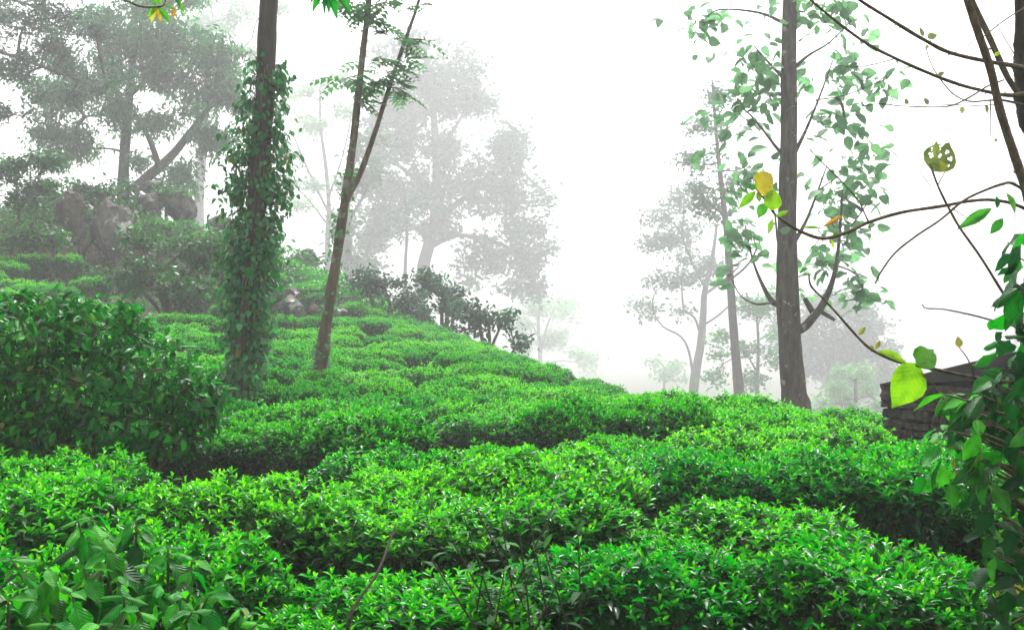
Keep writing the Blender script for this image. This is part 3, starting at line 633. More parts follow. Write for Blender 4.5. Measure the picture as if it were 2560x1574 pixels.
# ---- rocks
def rock(label, px, py, wpx, hpx, d, mat, seed, sharp=.35):
    import bmesh
    bm = bmesh.new(); bmesh.ops.create_icosphere(bm, subdivisions=4, radius=1)
    rg = np.random.default_rng(seed); off = Vector(rg.uniform(-50, 50, 3))
    planes = [(Vector(unit(rg.normal(size=3) * [1, 1, .8])), rg.uniform(.5, .8)) for _ in range(14)]
    for v in bm.verts:
        n = v.co.copy()
        for pn, pd in planes:
            h = n.dot(pn)
            if h > pd: n -= pn * (h - pd) * .97
        f = 1.15 + sharp * .7 * mnoise.noise(n * 1.3 + off) + sharp * .45 * mnoise.noise(n * 3.1 + off) + sharp * .3 * mnoise.noise(n * 7 + off) + sharp * .15 * mnoise.noise(n * 15 + off)
        v.co = n * f
    d = DM(d); c = P(px, py, d); sx, sz = wpx / F * d / 2 * .95, hpx / F * d / 2 * .95
    for v in bm.verts: v.co = Vector((v.co.x * sx, v.co.y * sx * .9, v.co.z * sz))
    me = bpy.data.meshes.new('boulder'); bm.to_mesh(me); bm.free()
    for p in me.polygons: p.use_smooth = False
    o = link('boulder', me, mat, None, tuple(c)); tag(o, label, 'boulder', 'boulders on the hillside')
    o.rotation_euler = (0, 0, rg.uniform(-.4, .4))
    return o
rock('brown boulder with a pale streak, left one on the upper slope', 175, 560, 90, 150, 40, M['rockb'], 1)
rock('tall grey boulder spotted with white lichen on the upper slope', 272, 575, 115, 170, 40, M['rock'], 2)
rock('dark pointed boulder just right of the hilltop tree base', 368, 515, 75, 85, 43, M['rockd'], 3)
rock('dark grey pointed boulder leaning left on the skyline', 455, 525, 80, 85, 44, M['rockd'], 4)
rock('flat grey boulder between pointed boulder and vine-covered trunk', 545, 570, 90, 60, 44, M['rockd'], 5)
rock('mossy mound of rock behind the leaning trunk', 385, 470, 90, 45, 47, M['rockd'], 6, .2)
rock('grey white-topped boulder right of the vine-covered trunk', 722, 772, 84, 74, 35, M['rock'], 7)
rock('small brown stone left of the forked trunk', 785, 772, 34, 30, 36.5, M['rockb'], 8)
rock('pale flat stone right of the forked trunk', 850, 778, 44, 20, 37, M['rock'], 9)
rock('small pale stone above the bare brown soil', 735, 735, 36, 30, 39, M['rock'], 10)
rock('small dark boulder on the skyline between the two trunks', 768, 650, 50, 50, 51, M['rockd'], 11, .25)

# ---- forked tree with pinnate leaves
def pinnate_template():
    V = []; LI = []; LT = []; c = 0
    Tl, Ti, Tt = NARROW
    prs = 5
    for k in range(prs):
        y = .2 + .75 * k / (prs - 1)
        for s in (-1, 1):
            a = s * math.radians(62 - 3 * k); L_ = .3 * math.sin(math.pi * (.25 + .6 * k / (prs - 1))) + .06
            v = Tl * [L_ * .6, L_, L_]
            x = v[:, 0] * math.cos(a) + v[:, 1] * math.sin(a); yy = -v[:, 0] * math.sin(a) + v[:, 1] * math.cos(a)
            V.append(np.stack([x, yy + y, v[:, 2] - .25 * y * y], -1)); LI += [i + c for i in Ti]; LT += list(Tt); c += len(Tl)
    V.append(np.array([(-.008, 0, 0), (.008, 0, 0), (.005, .5, -.06), (-.005, .5, -.06), (.003, 1, -.25), (-.003, 1, -.25)]))
    LI += [c, c + 1, c + 2, c + 3, c + 3, c + 2, c + 4, c + 5]; LT += [4, 4]
    return np.concatenate(V), LI, LT
PINN = pinnate_template()
def fork_leaves(cb, tw, sk):
    rg = np.random.default_rng(77)
    for px, py, n, r in [(905, 185, 9, 10), (960, 175, 10, 14), (985, 205, 9, 12), (1010, 160, 7, 10), (940, 215, 8, 10), (880, 250, 4, 6), (1020, 110, 6, 8), (1000, 230, 6, 8), (905, 40, 6, 10), (940, 55, 6, 10), (985, 90, 6, 8), (880, 20, 6, 8), (1060, 100, 4, 6), (960, 20, 6, 10), (860, 200, 4, 5),
                         (890, -60, 14, 40), (1000, -60, 14, 40), (1060, -20, 8, 20), (940, -140, 18, 60)]:
        c = P(px, py, 17.3); k = np.argmin(((sk - c) ** 2).sum(1))
        tw.tube([sk[k], (sk[k] + c) / 2 + [0, 0, .05], c], [.012, .009, .006], sides=5, sub=2)
        pos = c + rg.normal(0, 1, (n, 3)) * r / F * 17.3
        a = rg.uniform(0, 6.28, n); d = np.stack([np.cos(a), np.sin(a), rg.uniform(-.5, .25, n)], -1)
        ln = rg.uniform(.3, .52, n)
        cb.leaves(PINN, pos, frames(unit(d), np.tile([0, 0, 1.], (n, 1)) + rg.normal(0, .2, (n, 3))), ln, ln, np.clip(rg.normal(.5, .25, n), 0, 1))
    # creeper leaves on the stem
    i = rg.integers(0, int(len(sk) * .35), 230); a = rg.uniform(0, 6.28, 230)
    pos = sk[i] + np.stack([np.cos(a) * .14, np.sin(a) * .14, rg.normal(0, .12, 230)], -1)
    d = rg.normal(0, .6, (230, 3)) + [0, 0, -.6]; n = np.stack([np.cos(a), np.sin(a), np.full(230, .3)], -1)
    cb.leaves(HEART, pos, frames(unit(d), n), rg.uniform(.06, .1, 230), .06, rg.uniform(.4, .75, 230))
forked = tree('forked_tree', 'slender brown trunk forking high up, with drooping pinnate leaves', 17.3,
     [(800, 930, 36), (806, 880, 33), (820, 780, 29), (836, 680, 26), (850, 580, 24), (866, 480, 23), (880, 380, 20), (892, 270, 18), (905, 150, 16), (918, 40, 15), (930, -80, 13), (950, -260, 8)],
     [[(866, 500, 17), (900, 430, 14), (935, 330, 13), (962, 240, 12), (990, 150, 10), (1020, 60, 9), (1045, -20, 8), (1080, -160, 5)], [(1000, 95, 4), (1050, 100, 3), (1090, 105, 2)]],
     [], M['pinnate'], M['barkb'], 50, sides=12, rough=.09, extra=fork_leaves)

# ---- vine-covered trunk
D1 = 13.0
vt = [(596, 1000, 62), (602, 950, 54), (612, 850, 51), (622, 740, 50), (632, 620, 49), (645, 480, 48), (655, 340, 47), (664, 200, 47), (668, 100, 48), (672, 0, 47), (678, -120, 44), (690, -320, 36), (700, -520, 24)]
vtree = tree('vine_covered_tree', 'tall dark trunk wrapped in a leafy climbing vine', D1, vt,
     [[(690, -330, 16), (620, -430, 12), (520, -520, 8)], [(695, -420, 16), (780, -500, 12), (860, -560, 8)], [(685, -240, 12), (760, -320, 9), (830, -360, 6)]],
     [(540, -520, 120, 70), (700, -600, 150, 80), (850, -560, 120, 70), (620, -440, 80, 50), (800, -400, 80, 50)], M['tree'], M['bark'], 51, leaf=.11, clumps=30, per=14, sides=14, rough=.07)
vp, vr = px_path(vt, D1)
vine = thing('climbing_vine', 'climbing vine with heart shaped leaves on the tall dark trunk', 'vine', (vp[0][0], vp[0][1] - .2, gz(vp[0][0], vp[0][1])))
def trunk_at(py):
    ys = [q[1] for q in vt][::-1]
    return P(float(np.interp(py, ys, [q[0] for q in vt][::-1])), py, D1), float(np.interp(py, ys, [q[2] for q in vt][::-1])) / F * D1 / 2
lv = MB(); st = MB(); rg = np.random.default_rng(88)
for k in range(9):                                     # climbing stems
    y0, y1 = 985, rg.uniform(150, 520); a0 = rg.uniform(-2.6, -.4); tw_ = rg.uniform(-1.6, 1.6)
    pts = []
    for t_ in np.linspace(0, 1, 14):
        c, r = trunk_at(y0 + (y1 - y0) * t_); a = a0 + tw_ * t_ + .35 * math.sin(9 * t_ + k)
        pts.append(c + np.array([math.cos(a), math.sin(a), 0]) * (r + .008))
    st.tube(pts, np.linspace(.011, .005, 14), sides=5, sub=2, rough=.15, seed=k)
def vine_w(py): return np.interp(py, [150, 220, 330, 430, 540, 640, 780, 880, 990], [.3, .5, .75, .95, .9, .75, .65, .5, .3])
nspr = 0
while nspr < 430:                                      # side sprays
    py = rg.uniform(150, 975)
    wv = vine_w(py)
    if rg.uniform() > wv: continue
    nspr += 1
    c, r = trunk_at(py); a = rg.choice([rg.normal(0, .5), rg.normal(math.pi, .55), rg.uniform(0, math.pi), rg.uniform(-math.pi, 0)], p=[.36, .40, .16, .08])
    front = math.sin(a) < -.55
    out = np.array([math.cos(a), math.sin(a), 0]); ln = wv * (rg.uniform(.03, .1) if front else rg.uniform(.04, .36) * (1.25 if math.cos(a) < 0 else 1.0))
    e = c + out * (r + ln) + [0, 0, rg.uniform(-.12, .08)]
    s0 = c + out * r * .9
    st.tube([s0, (s0 + e) / 2 + [0, 0, .05], e, e + [out[0] * .04, out[1] * .04, -rg.uniform(.03, .14)]], [.004, .003, .0025, .002], sides=4, sub=2, cap=False)
    n = int(rg.integers(5, 11)); f = rg.uniform(.25, 1.15, n)[:, None]
    pos = s0 + (e - s0) * f + rg.normal(0, .05, (n, 3))
    d = rg.normal(0, .45, (n, 3)) + [0, 0, -.9] + out * .35; nn = out * .8 + rg.normal(0, .5, (n, 3)) + [0, -.2, .25]
    L_ = rg.uniform(.055, .10, n)
    tn = np.clip(rg.normal(.5, .2, n), 0, .93); tn[rg.uniform(0, 1, n) < .018] = rg.uniform(.95, .985)
    lv.leaves(HEART, pos, frames(unit(d), unit(nn)), L_, L_ * rg.uniform(.6, .8, n), tn)
n = 400                                                # leaves lying on the bark, facing the camera
for k in range(n):
    py = rg.uniform(190, 985)
    if rg.uniform() > .25 + .75 * (py > 560): continue
    c, r = trunk_at(py); a = rg.uniform(-math.pi + .1, -.1); out = np.array([math.cos(a), math.sin(a), 0])
    d = np.array([rg.normal(0, .4), rg.normal(0, .1), -1]); L_ = rg.uniform(.05, .095)
    lv.leaves(HEART, (c + out * (r + rg.uniform(.015, .05)))[None], frames(unit(d)[None], unit(out + rg.normal(0, .3, 3))[None]), np.array([L_]), L_ * .75, np.array([rg.uniform(.5, .9)]))
part('stems', st, M['barkb'], vine); part('leaves', lv, M['vine'], vine)

# ---- single-leaf meshes with ribs, uv mapped: individual leaves share these
def big_leaf(name, prof, arch=.25, fold=.3, rib=.012, wave=.02, nx=6, curl=0.0):
    ny = len(prof); V = []; Fc = []; UV = []
    for k, (t, hw) in enumerate(prof):
        for j in range(nx + 1):
            s = -1 + 2 * j / nx
            z = -arch * t * t + fold * abs(s) * hw * .6 + rib * math.cos((t - .3 * abs(s)) * 2 * math.pi * 4.5) * abs(s) + wave * math.sin(k * 1.9 + (3 if s > 0 else 0)) * s * s - curl * s * s * hw
            V.append((s * hw, t, z)); UV.append((s * hw, t))
    for k in range(ny - 1):
        for j in range(nx):
            a = k * (nx + 1) + j; Fc.append((a, a + 1, a + nx + 2, a + nx + 1))
    me = bpy.data.meshes.new(name); me.from_pydata(V, [], Fc); me.update()
    uv = me.uv_layers.new(name='leaf')
    for lp in me.loops: uv.data[lp.index].uv = UV[lp.vertex_index]
    for p in me.polygons: p.use_smooth = True
    me.materials.append(M['bigleaf'])
    return me
ELL = [(0, .004), (.06, .07), (.18, .26), (.35, .43), (.52, .5), (.7, .42), (.85, .23), (.95, .07), (1, .003)]
ROUND = [(0, .006), (.05, .16), (.16, .38), (.34, .5), (.52, .47), (.7, .35), (.84, .19), (.94, .06), (1, .003)]
SLIM = [(0, .006), (.12, .2), (.35, .46), (.6, .46), (.82, .24), (1, .004)]
BL_COFFEE = [big_leaf('ribbed_leaf', ELL, .35, .25, .016, .05), big_leaf('ribbed_leaf', ELL, .65, .15, .014, .07), big_leaf('ribbed_leaf', ELL, .15, .45, .016, .05, 6, .5)]
BL_ROUND = [big_leaf('round_leaf', ROUND, .15, .2, .012, .015), big_leaf('round_leaf', ROUND, .45, .1, .012, .06), big_leaf('round_leaf', ROUND, .6, .45, .01, .05, 6, .4)]
BL_SLIM = [big_leaf('slim_leaf', SLIM, .25, .35, .005, .01, 4), big_leaf('slim_leaf', SLIM, .5, .3, .005, .02, 4), big_leaf('slim_leaf', SLIM, .05, .2, .005, .01, 4)]
HOLEY = big_leaf('eaten_leaf', [(t_, np.interp(t_, [p[0] for p in ROUND], [p[1] for p in ROUND])) for t_ in np.linspace(0, 1, 17)], .15, .2, .006, .02, 14)
import bmesh as _bm
_b = _bm.new(); _b.from_mesh(HOLEY); _b.faces.ensure_lookup_table(); _rg = np.random.default_rng(8)
_hc = _rg.uniform([-.4, .25], [.4, .95], (11, 2)); _hr = _rg.uniform(.04, .085, 11)
_bm.ops.delete(_b, geom=[f for f in _b.faces if any((f.calc_center_median().x - c[0]) ** 2 + (f.calc_center_median().y - c[1]) ** 2 < r * r for c, r in zip(_hc, _hr))], context='FACES')
_b.to_mesh(HOLEY); _b.free()
def leaf_obj(parent, mesh, base, d, n, length, width, color, name='leaf'):
    fr = frames(np.asarray(d, float)[None], np.asarray(n, float)[None])[0]
    m_ = np.eye(4); m_[:3, 0] = fr[:, 0] * width; m_[:3, 1] = fr[:, 1] * length; m_[:3, 2] = fr[:, 2] * length
    m_[:3, 3] = np.asarray(base) - np.array(parent.location)
    o = bpy.data.objects.new(name, mesh); COL.objects.link(o); o.parent = parent
    o.matrix_local = Matrix(m_.tolist()); o.color = (*color, 1)
    return o
def leaf_px(parent, mesh, b, tp, d, wpx, color, tilt=(0, -1, .25), dz=0.0):
    A = P(b[0], b[1], d); B = P(tp[0], tp[1], d + dz); v = B - A; L_ = np.linalg.norm(v)
    return leaf_obj(parent, mesh, A, v, np.array(tilt, float), L_, wpx / F * d, color)

# ---- large-leaved tree on the right
D9 = 24.0
lt_ = [(1992, 1040, 74), (1985, 985, 64), (1978, 900, 58), (1972, 800, 56), (1968, 740, 58), (1968, 600, 48), (1970, 450, 44), (1972, 300, 42), (1972, 150, 38), (1975, 0, 34), (1980, -150, 28), (1985, -350, 18), (1990, -520, 10)]
ll = [[(1985, 830, 26), (2010, 815, 24), (2030, 790, 20), (2050, 760, 18), (2075, 690, 12), (2085, 600, 8), (2090, 480, 5)], [(2035, 785, 16), (2020, 760, 13), (2012, 745, 11)], [(2045, 775, 14), (2070, 790, 10), (2085, 800, 8)],
      [(1955, 765, 18), (1930, 750, 14), (1905, 700, 8), (1885, 640, 5), (1870, 560, 3)], [(1935, 755, 8), (1890, 760, 5), (1850, 740, 3), (1820, 690, 2)], [(1962, 660, 10), (1945, 600, 6), (1935, 520, 4), (1890, 440, 3)],
      [(1975, 620, 16), (2010, 560, 8), (2040, 480, 5), (2060, 420, 3)], [(1985, 385, 14), (2010, 330, 8), (2040, 250, 5), (2070, 160, 3)], [(1960, 390, 12), (1930, 360, 7), (1880, 300, 5), (1840, 270, 3)],
      [(1985, 170, 12), (2020, 140, 7), (2070, 110, 4), (2120, 60, 3)], [(1962, 200, 10), (1920, 160, 6), (1880, 120, 3)], [(1963, 60, 10), (1900, 30, 6), (1800, 20, 4), (1760, 50, 3)], [(2085, 600, 5), (2130, 560, 4), (2170, 500, 3)], [(2080, 660, 5), (2130, 680, 4), (2150, 710, 3)],
      [(2040, 480, 4), (2110, 430, 3), (2170, 370, 3)], [(2040, 250, 4), (2110, 240, 3), (2190, 210, 2)]]
clus = [(1890, 130), (1870, 230), (1850, 335), (1825, 275), (1795, 365), (1855, 390), (1885, 440), (1815, 480), (1835, 560), (1850, 605), (1815, 690), (1890, 620), (1765, 60), (1805, 25), (1900, 60), (1905, 180), (1915, 300), (1780, 290), (1925, 240), (1840, 190),
        (2040, 75), (2105, 25), (2085, 130), (2050, 190), (2135, 185), (2090, 225), (2075, 280), (2110, 300), (2055, 330), (2165, 345), (2200, 205), (2190, 375), (2110, 395), (2150, 425), (2080, 480), (2035, 430), (2120, 500), (2180, 490), (2060, 560), (2110, 560), (2150, 620), (2095, 620), (2050, 655), (2135, 690), (2105, 735), (2155, 735), (2035, 720), (1990, 660), (2010, 30), (2150, 90), (2020, 520)]
big = tree('large_leaved_tree', 'thick straight trunk with broad leaves tinted mist-pale behind the tea crest', D9, lt_, ll,
           [*[(px_, py_, 26, 22) for px_, py_ in clus[::3]], (1900, -420, 160, 90), (2060, -440, 170, 90), (1990, -560, 160, 80), (2120, -260, 110, 70), (1860, -240, 100, 60)], M['mistpale'], M['barkg'], 52, leaf=.26, width=.65, clumps=3.2, per=4, tmpl=BROAD, sides=16, rough=.05)
rg = np.random.default_rng(99); tw = MB()
skel = np.vstack([px_path(l_, D9)[0] for l_ in ll] + [px_path(lt_, D9)[0]])
cnt = 0
for px, py in clus:
    c = P(px, py, D9) + [0, rg.normal(0, .5), 0]
    k = np.argmin(((skel - c) ** 2).sum(1))
    tw.tube([skel[k], (skel[k] + c) / 2 + [0, 0, .04], c + [0, 0, .03]], [.010, .008, .005], sides=5, sub=2)
    for j in range(6):
        if cnt >= 300: break
        cnt += 1
        a = rg.uniform(0, 6.28); d = np.array([math.cos(a), .7 * math.sin(a), rg.uniform(-.65, .35)]); L_ = rg.uniform(.22, .42)
        g_ = rg.uniform(.7, 1.2); lb_ = c + rg.normal(0, .2, 3)
        tw.tube([c, (c + lb_) / 2 + [0, 0, .03], lb_], [.006, .005, .004], sides=4, sub=2, cap=False)
        leaf_obj(big, BL_ROUND[rg.integers(0, 3)], lb_, d, np.array([rg.normal(0, .5), rg.normal(-.4, .5), 1.]), L_, L_ * rg.uniform(.55, .75), (.16 * g_, .42 * g_, .18 * g_))  # mist is put into these leaves as a paler green
part('twigs', tw, M['barkg'], big)['kind'] = 'stuff'

# ---- big dark shrub on the left: 300 nearest leaves single, the rest joined
bs_d = 7.6
bshr = thing('broad_leaved_shrub', 'big dark glossy shrub rising above the tea on the left', 'shrub', (P(230, 1100, bs_d)[0], bs_d, gz(P(230, 1100, bs_d)[0], bs_d)))
bb = [(90, 830, 150, 90), (240, 820, 130, 80), (30, 950, 130, 120), (200, 960, 170, 120), (360, 930, 130, 100), (460, 990, 90, 80), (320, 1040, 170, 70), (90, 1050, 150, 70), (500, 1050, 60, 50), (-100, 900, 120, 140), (150, 770, 70, 40), (40, 755, 60, 35), (330, 800, 50, 40), (520, 1000, 60, 50), (60, 1110, 130, 50), (250, 1110, 140, 45), (420, 1090, 100, 45), (-60, 1080, 110, 60)]
rg = np.random.default_rng(5); sh = MB(); tw = MB(); base = np.array(bshr.location)
cand = []
for bx, by, rx, ry in bb:
    c = P(bx, by, bs_d); RX, RY = rx / F * bs_d, ry / F * bs_d
    n = int(60 * RX * RY * 85)
    u = unit(rg.normal(size=(n, 3))) * (rg.uniform(.2, 1, n) ** .4)[:, None]
    q = c + u * [RX, RX * 1.1, RY]
    tw.tube([base + rg.normal(0, .12, 3) * [1, 1, 0], (base + c) / 2 + rg.normal(0, .05, 3), c], [.016, .011, .006], sides=6, sub=3)
    for e in q[::max(1, n // 12)]: tw.tube([c, (c + e) / 2 + rg.normal(0, .02, 3), e], [.005, .004, .002], sides=4, sub=2, cap=False)
    d = rg.normal(0, .6, (n, 3)) + [0, 0, -.35] + u * .5; nn = rg.normal(0, .45, (n, 3)) + u * .5 + [0, 0, .8]
    cand.append((q, unit(d), unit(nn), rg.uniform(.05, .095, n), np.clip(rg.normal(.42, .24, n), 0, .97)))
q, d, nn, ln, tn = [np.concatenate(x) for x in zip(*cand)]
okz = q[:, 2] > base[2] + .05
q, d, nn, ln, tn = q[okz], d[okz], nn[okz], ln[okz], tn[okz]
order = np.argsort(q[:, 1]); pick = order[:300]; rest = order[300:]
for k in pick:
    v_ = rg.uniform(.5, 1.3); colr = (.006 * v_, .23 * v_, .014 * v_) if rg.uniform() > .06 else (.12, .17, .02)
    leaf_obj(bshr, BL_SLIM[rg.integers(0, 3)], q[k], d[k], nn[k], ln[k], ln[k] * rg.uniform(.4, .55), colr)
sh.leaves(BROAD, q[rest], frames(d[rest], nn[rest]), ln[rest], ln[rest] * .46, tn[rest])
part('stems', tw, M['twig'], bshr); f_ = part('foliage', sh, M['shrub'], bshr); f_['kind'] = 'stuff'

# ---- stone wall at the right
wp0 = P(2212, 1000, 9.6); wp1 = P(2620, 1000, 8.2)
wdir = unit((wp1 - wp0) * [1, 1, 0]); wn = np.array([wdir[1], -wdir[0], 0]);
if wn[1] > 0: wn = -wn
wlen = 1.9; zt0 = P(2212, 958, 9.6)[2]; 
slope = (P(2480, 896, 8.7)[2] - zt0) / np.linalg.norm((P(2480, 896, 8.7) - wp0)[:2])
wall = thing('stone_wall', 'dark old stone wall with sloping top rising behind the tea', 'wall', (wp0[0], wp0[1], gz(wp0[0], wp0[1])))
def wpt(s, z, o): return wp0 * [1, 1, 0] + wdir * s + wn * o + [0, 0, z]
def wtop(s): return zt0 + slope * s
zb = gz(wp0[0], wp0[1]) - .2
def hexa(mb, s0, s1, z0a, z0b, z1a, z1b, o0, o1):
    v = [wpt(s0, z0a, o0), wpt(s1, z0b, o0), wpt(s1, z0b, o1), wpt(s0, z0a, o1), wpt(s0, z1a, o0), wpt(s1, z1b, o0), wpt(s1, z1b, o1), wpt(s0, z1a, o1)]
    mb.raw(v, [0, 1, 2, 3, 4, 7, 6, 5, 0, 4, 5, 1, 1, 5, 6, 2, 2, 6, 7, 3, 3, 7, 4, 0], [4] * 6)
core = MB(); hexa(core, .03, wlen - .01, zb, zb, wtop(.03) - .012, wtop(wlen) - .27, -.4, -.03)
part('wall_core', core, M['mortar'], wall, False)
cp_ = MB(); hexa(cp_, -.01, wlen, wtop(0) - .02, wtop(wlen) - .30, wtop(0) + .0, wtop(wlen) + .0, -.44, .035)
co = part('coping', cp_, M['coping'], wall, False); bv = co.modifiers.new('bevel', 'BEVEL'); bv.width = .012; bv.segments = 2
def stone(s0, s1, z0, z1, o, seed):
    import bmesh
    bm = bmesh.new(); bmesh.ops.create_cube(bm, size=1); bmesh.ops.subdivide_edges(bm, edges=bm.edges[:], cuts=2, use_grid_fill=True)
    off = Vector((seed * 3.7, seed * 1.3, 0)); 
    c = wpt((s0 + s1) / 2, (z0 + z1) / 2, o - .05); a, b, h = (s1 - s0), .16, (z1 - z0)
    for v in bm.verts:
        p = v.co.copy(); rnd = (abs(p.x) > .4) + (abs(p.y) > .4) + (abs(p.z) > .4)
        k = {0: 1, 1: 1.0, 2: .985, 3: .94}[rnd]
        p *= k; p += Vector((mnoise.noise(v.co * 2 + off), mnoise.noise(v.co * 2 + off + Vector((9, 0, 0))), mnoise.noise(v.co * 2 + off + Vector((0, 9, 0))))) * .2
        v.co = Vector(wdir * float(p.x) * a + wn * float(p.y) * b + np.array([0, 0, 1]) * float(p.z) * h)
    me = bpy.data.meshes.new('stone'); bm.to_mesh(me); bm.free()
    for p in me.polygons: p.use_smooth = True
    link('stone', me, M['stone'], wall, tuple(c - np.array(wall.location)))
rg = np.random.default_rng(17); z = zb + .12; k = 0
while z < zt0 + .3:
    h = rg.uniform(.035, .10); s = rg.uniform(-.03, .0)
    while s < wlen - .05:
        l_ = rg.uniform(.05, .22)
        if z + h < wtop(s) - .02 - .28 * s / wlen and z > zb + .3:
            stone(s, s + l_, z, z + h * rg.uniform(.85, 1.1), rg.uniform(-.03, .02), k); k += 1
        s += l_ + .008
    z += h + .006
# rounded knob stones at the wall end
for zz, h_ in [(zt0 - .045, .1), (zt0 - .125, .075)]: stone(-.035, .12, zz - h_ / 2, zz + h_ / 2, -.02, k); k += 1

# ---- gnarled bare-branched tree at the right, its leaves single
D4 = 4.0
gt = thing('gnarled_tree', 'gnarled bare-branched tree leaning in from the right edge', 'tree', (P(2700, 1500, 4.3)[0], 4.3, gz(P(2700, 1500, 4.3)[0], 4.3)))
def branch(path, d0, d1, rough=.12, name='branch', mat='twig', sides=8, knots=True):
    n = len(path); pts = [P(p[0], p[1], d0 + (d1 - d0) * i / (n - 1)) for i, p in enumerate(path)]
    rad = [p[2] * .72 / F * (d0 + (d1 - d0) * i / (n - 1)) / 2 for i, p in enumerate(path)]
    b = MB(); c = b.tube(pts, rad, sides=sides, sub=6, rough=rough, seed=int(path[0][0]))
    if knots:
        rg_ = np.random.default_rng(int(path[0][1]) + 999)
        for i in range(3, len(c) - 2, 5):
            if rg_.uniform() < .6:
                r0 = np.interp(i, np.linspace(0, len(c) - 1, n), rad); dd = unit(rg_.normal(size=3)); b.tube([c[i], c[i] + dd * r0 * 1.9], [r0 * .5, r0 * .25], sides=5, sub=1)
    return part(name, b, M[mat], gt)
branch([(2760, 1700, 130), (2735, 1200, 120), (2690, 700, 105), (2640, 430, 96), (2585, 300, 90), (2568, 235, 84), (2560, 180, 72), (2552, 130, 44), (2550, 60, 36), (2552, -60, 34), (2560, -250, 26)], 4.3, 4.1, .16, 'trunk', 'bark', 12)
branch([(2590, 230, 40), (2600, 100, 36), (2640, -60, 30), (2690, -260, 22)], 4.2, 4.5, .12, mat='bark')
branch([(2600, 640, 34), (2565, 480, 32), (2530, 370, 31), (2500, 275, 30), (2475, 170, 29), (2445, 80, 29), (2415, -10, 28), (2380, -110, 24), (2330, -260, 16)], 3.8, 3.7, .06)
branch([(2550, 240, 20), (2520, 195, 22), (2490, 130, 22), (2462, 70, 22), (2432, 5, 20), (2400, -80, 17), (2360, -220, 10)], 4.15, 4.2, .06)
branch([(2555, 170, 22), (2525, 163, 16), (2450, 150, 14), (2370, 130, 14), (2310, 100, 13), (2220, 45, 12), (2130, -15, 10), (2040, -110, 6)], 4.1, 3.7)
branch([(2560, 235, 18), (2520, 238, 14), (2480, 232, 12), (2400, 212, 12), (2310, 178, 12), (2230, 142, 11), (2160, 105, 11), (2080, 45, 9), (2015, -12, 7), (1960, -80, 4)], 4.1, 3.8)
branch([(2560, 262, 10), (2500, 250, 7), (2430, 254, 6), (2390, 240, 5), (2360, 210, 5), (2330, 165, 4), (2315, 120, 3)], 4.1, 4.0, knots=False)
branch([(2510, 200, 6), (2470, 215, 6), (2430, 240, 6), (2385, 262, 6), (2340, 268, 5), (2250, 265, 4), (2200, 260, 4), (2155, 265, 4)], 3.9, 3.8)
branch([(2490, 262, 4), (2440, 264, 4), (2380, 262, 3), (2320, 262, 2)], 3.9, 3.9, knots=False)
branch([(2700, 620, 16), (2600, 545, 13), (2540, 512, 12), (2480, 500, 11), (2420, 503, 11), (2350, 516, 12), (2250, 532, 12), (2170, 556, 13), (2120, 580, 13), (2060, 596, 13), (2010, 582, 11), (1965, 556, 9), (1935, 533, 8), (1912, 500, 6), (1890, 472, 5)], 3.9, 3.5, .1)
branch([(2600, 520, 10), (2560, 478, 10), (2530, 458, 10), (2500, 462, 10), (2440, 485, 9), (2400, 508, 9), (2350, 550, 8), (2290, 590, 8), (2240, 630, 7), (2205, 675, 6), (2188, 708, 6)], 3.7, 3.6)
branch([(2620, 900, 12), (2570, 830, 11), (2535, 775, 10), (2500, 720, 10), (2450, 640, 9), (2400, 570, 9), (2372, 520, 9), (2345, 465, 8), (2325, 410, 7)], 3.4, 3.5)
branch([(2172, 556, 7), (2160, 530, 5), (2145, 500, 5), (2110, 460, 5), (2070, 420, 5), (2040, 390, 4), (2025, 374, 5)], 3.56, 3.5)
branch([(2700, 930, 16), (2620, 945, 14), (2560, 950, 13), (2500, 954, 13), (2420, 940, 12), (2340, 923, 11), (2260, 908, 11), (2190, 880, 10), (2150, 848, 9), (2100, 792, 8), (2060, 748, 7), (2028, 715, 7), (2022, 684, 6)], 3.3, 3.3, .1)
branch([(2640, 850, 10), (2560, 822, 7), (2500, 806, 6), (2430, 787, 6), (2360, 773, 5), (2315, 770, 4), (2306, 760, 5)], 3.4, 3.4)
branch([(2434, 940, 6), (2428, 915, 5), (2415, 890, 4), (2398, 868, 3)], 3.3, 3.28, knots=False)
branch([(2285, 915, 6), (2315, 945, 5), (2335, 960, 5), (2355, 990, 5), (2372, 1015, 5), (2385, 1040, 4)], 3.3, 3.2, knots=False)
branch([(2560, 20, 6), (2520, 45, 5), (2480, 75, 5), (2455, 95, 4)], 3.8, 3.72, knots=False); branch([(2432, 105, 4), (2400, 125, 3), (2368, 140, 2)], 3.7, 3.7, knots=False)
branch([(2476, 250, 5), (2477, 300, 4), (2475, 350, 3)], 3.9, 3.9); branch([(2545, 150, 5), (2520, 110, 4), (2495, 65, 3), (2470, 0, 2)], 4.0, 4.0, knots=False)
branch([(2240, 60, 4), (2225, 80, 3), (2216, 88, 2)], 3.75, 3.7, knots=False); branch([(2235, 50, 3), (2250, 15, 3), (2258, 0, 2)], 3.75, 3.7, knots=False)
branch([(2235, 148, 4), (2180, 162, 4), (2130, 168, 3), (2080, 160, 2)], 3.85, 3.8, knots=False); branch([(2380, 520, 4), (2420, 545, 3), (2470, 560, 2), (2520, 555, 3)], 3.6, 3.6, knots=False)
branch([(2345, 462, 4), (2362, 430, 4), (2372, 410, 3), (2395, 405, 2)], 3.5, 3.5, knots=False); branch([(2330, 470, 3), (2300, 430, 3), (2290, 410, 2)], 3.5, 3.5, knots=False)
branch([(2060, 590, 3), (2045, 575, 3), (2055, 568, 2)], 3.5, 3.48, knots=False); branch([(2048, 598, 3), (2035, 615, 3), (2025, 622, 2)], 3.5, 3.48, knots=False); branch([(2172, 560, 3), (2178, 580, 3), (2174, 592, 2)], 3.55, 3.5, knots=False)
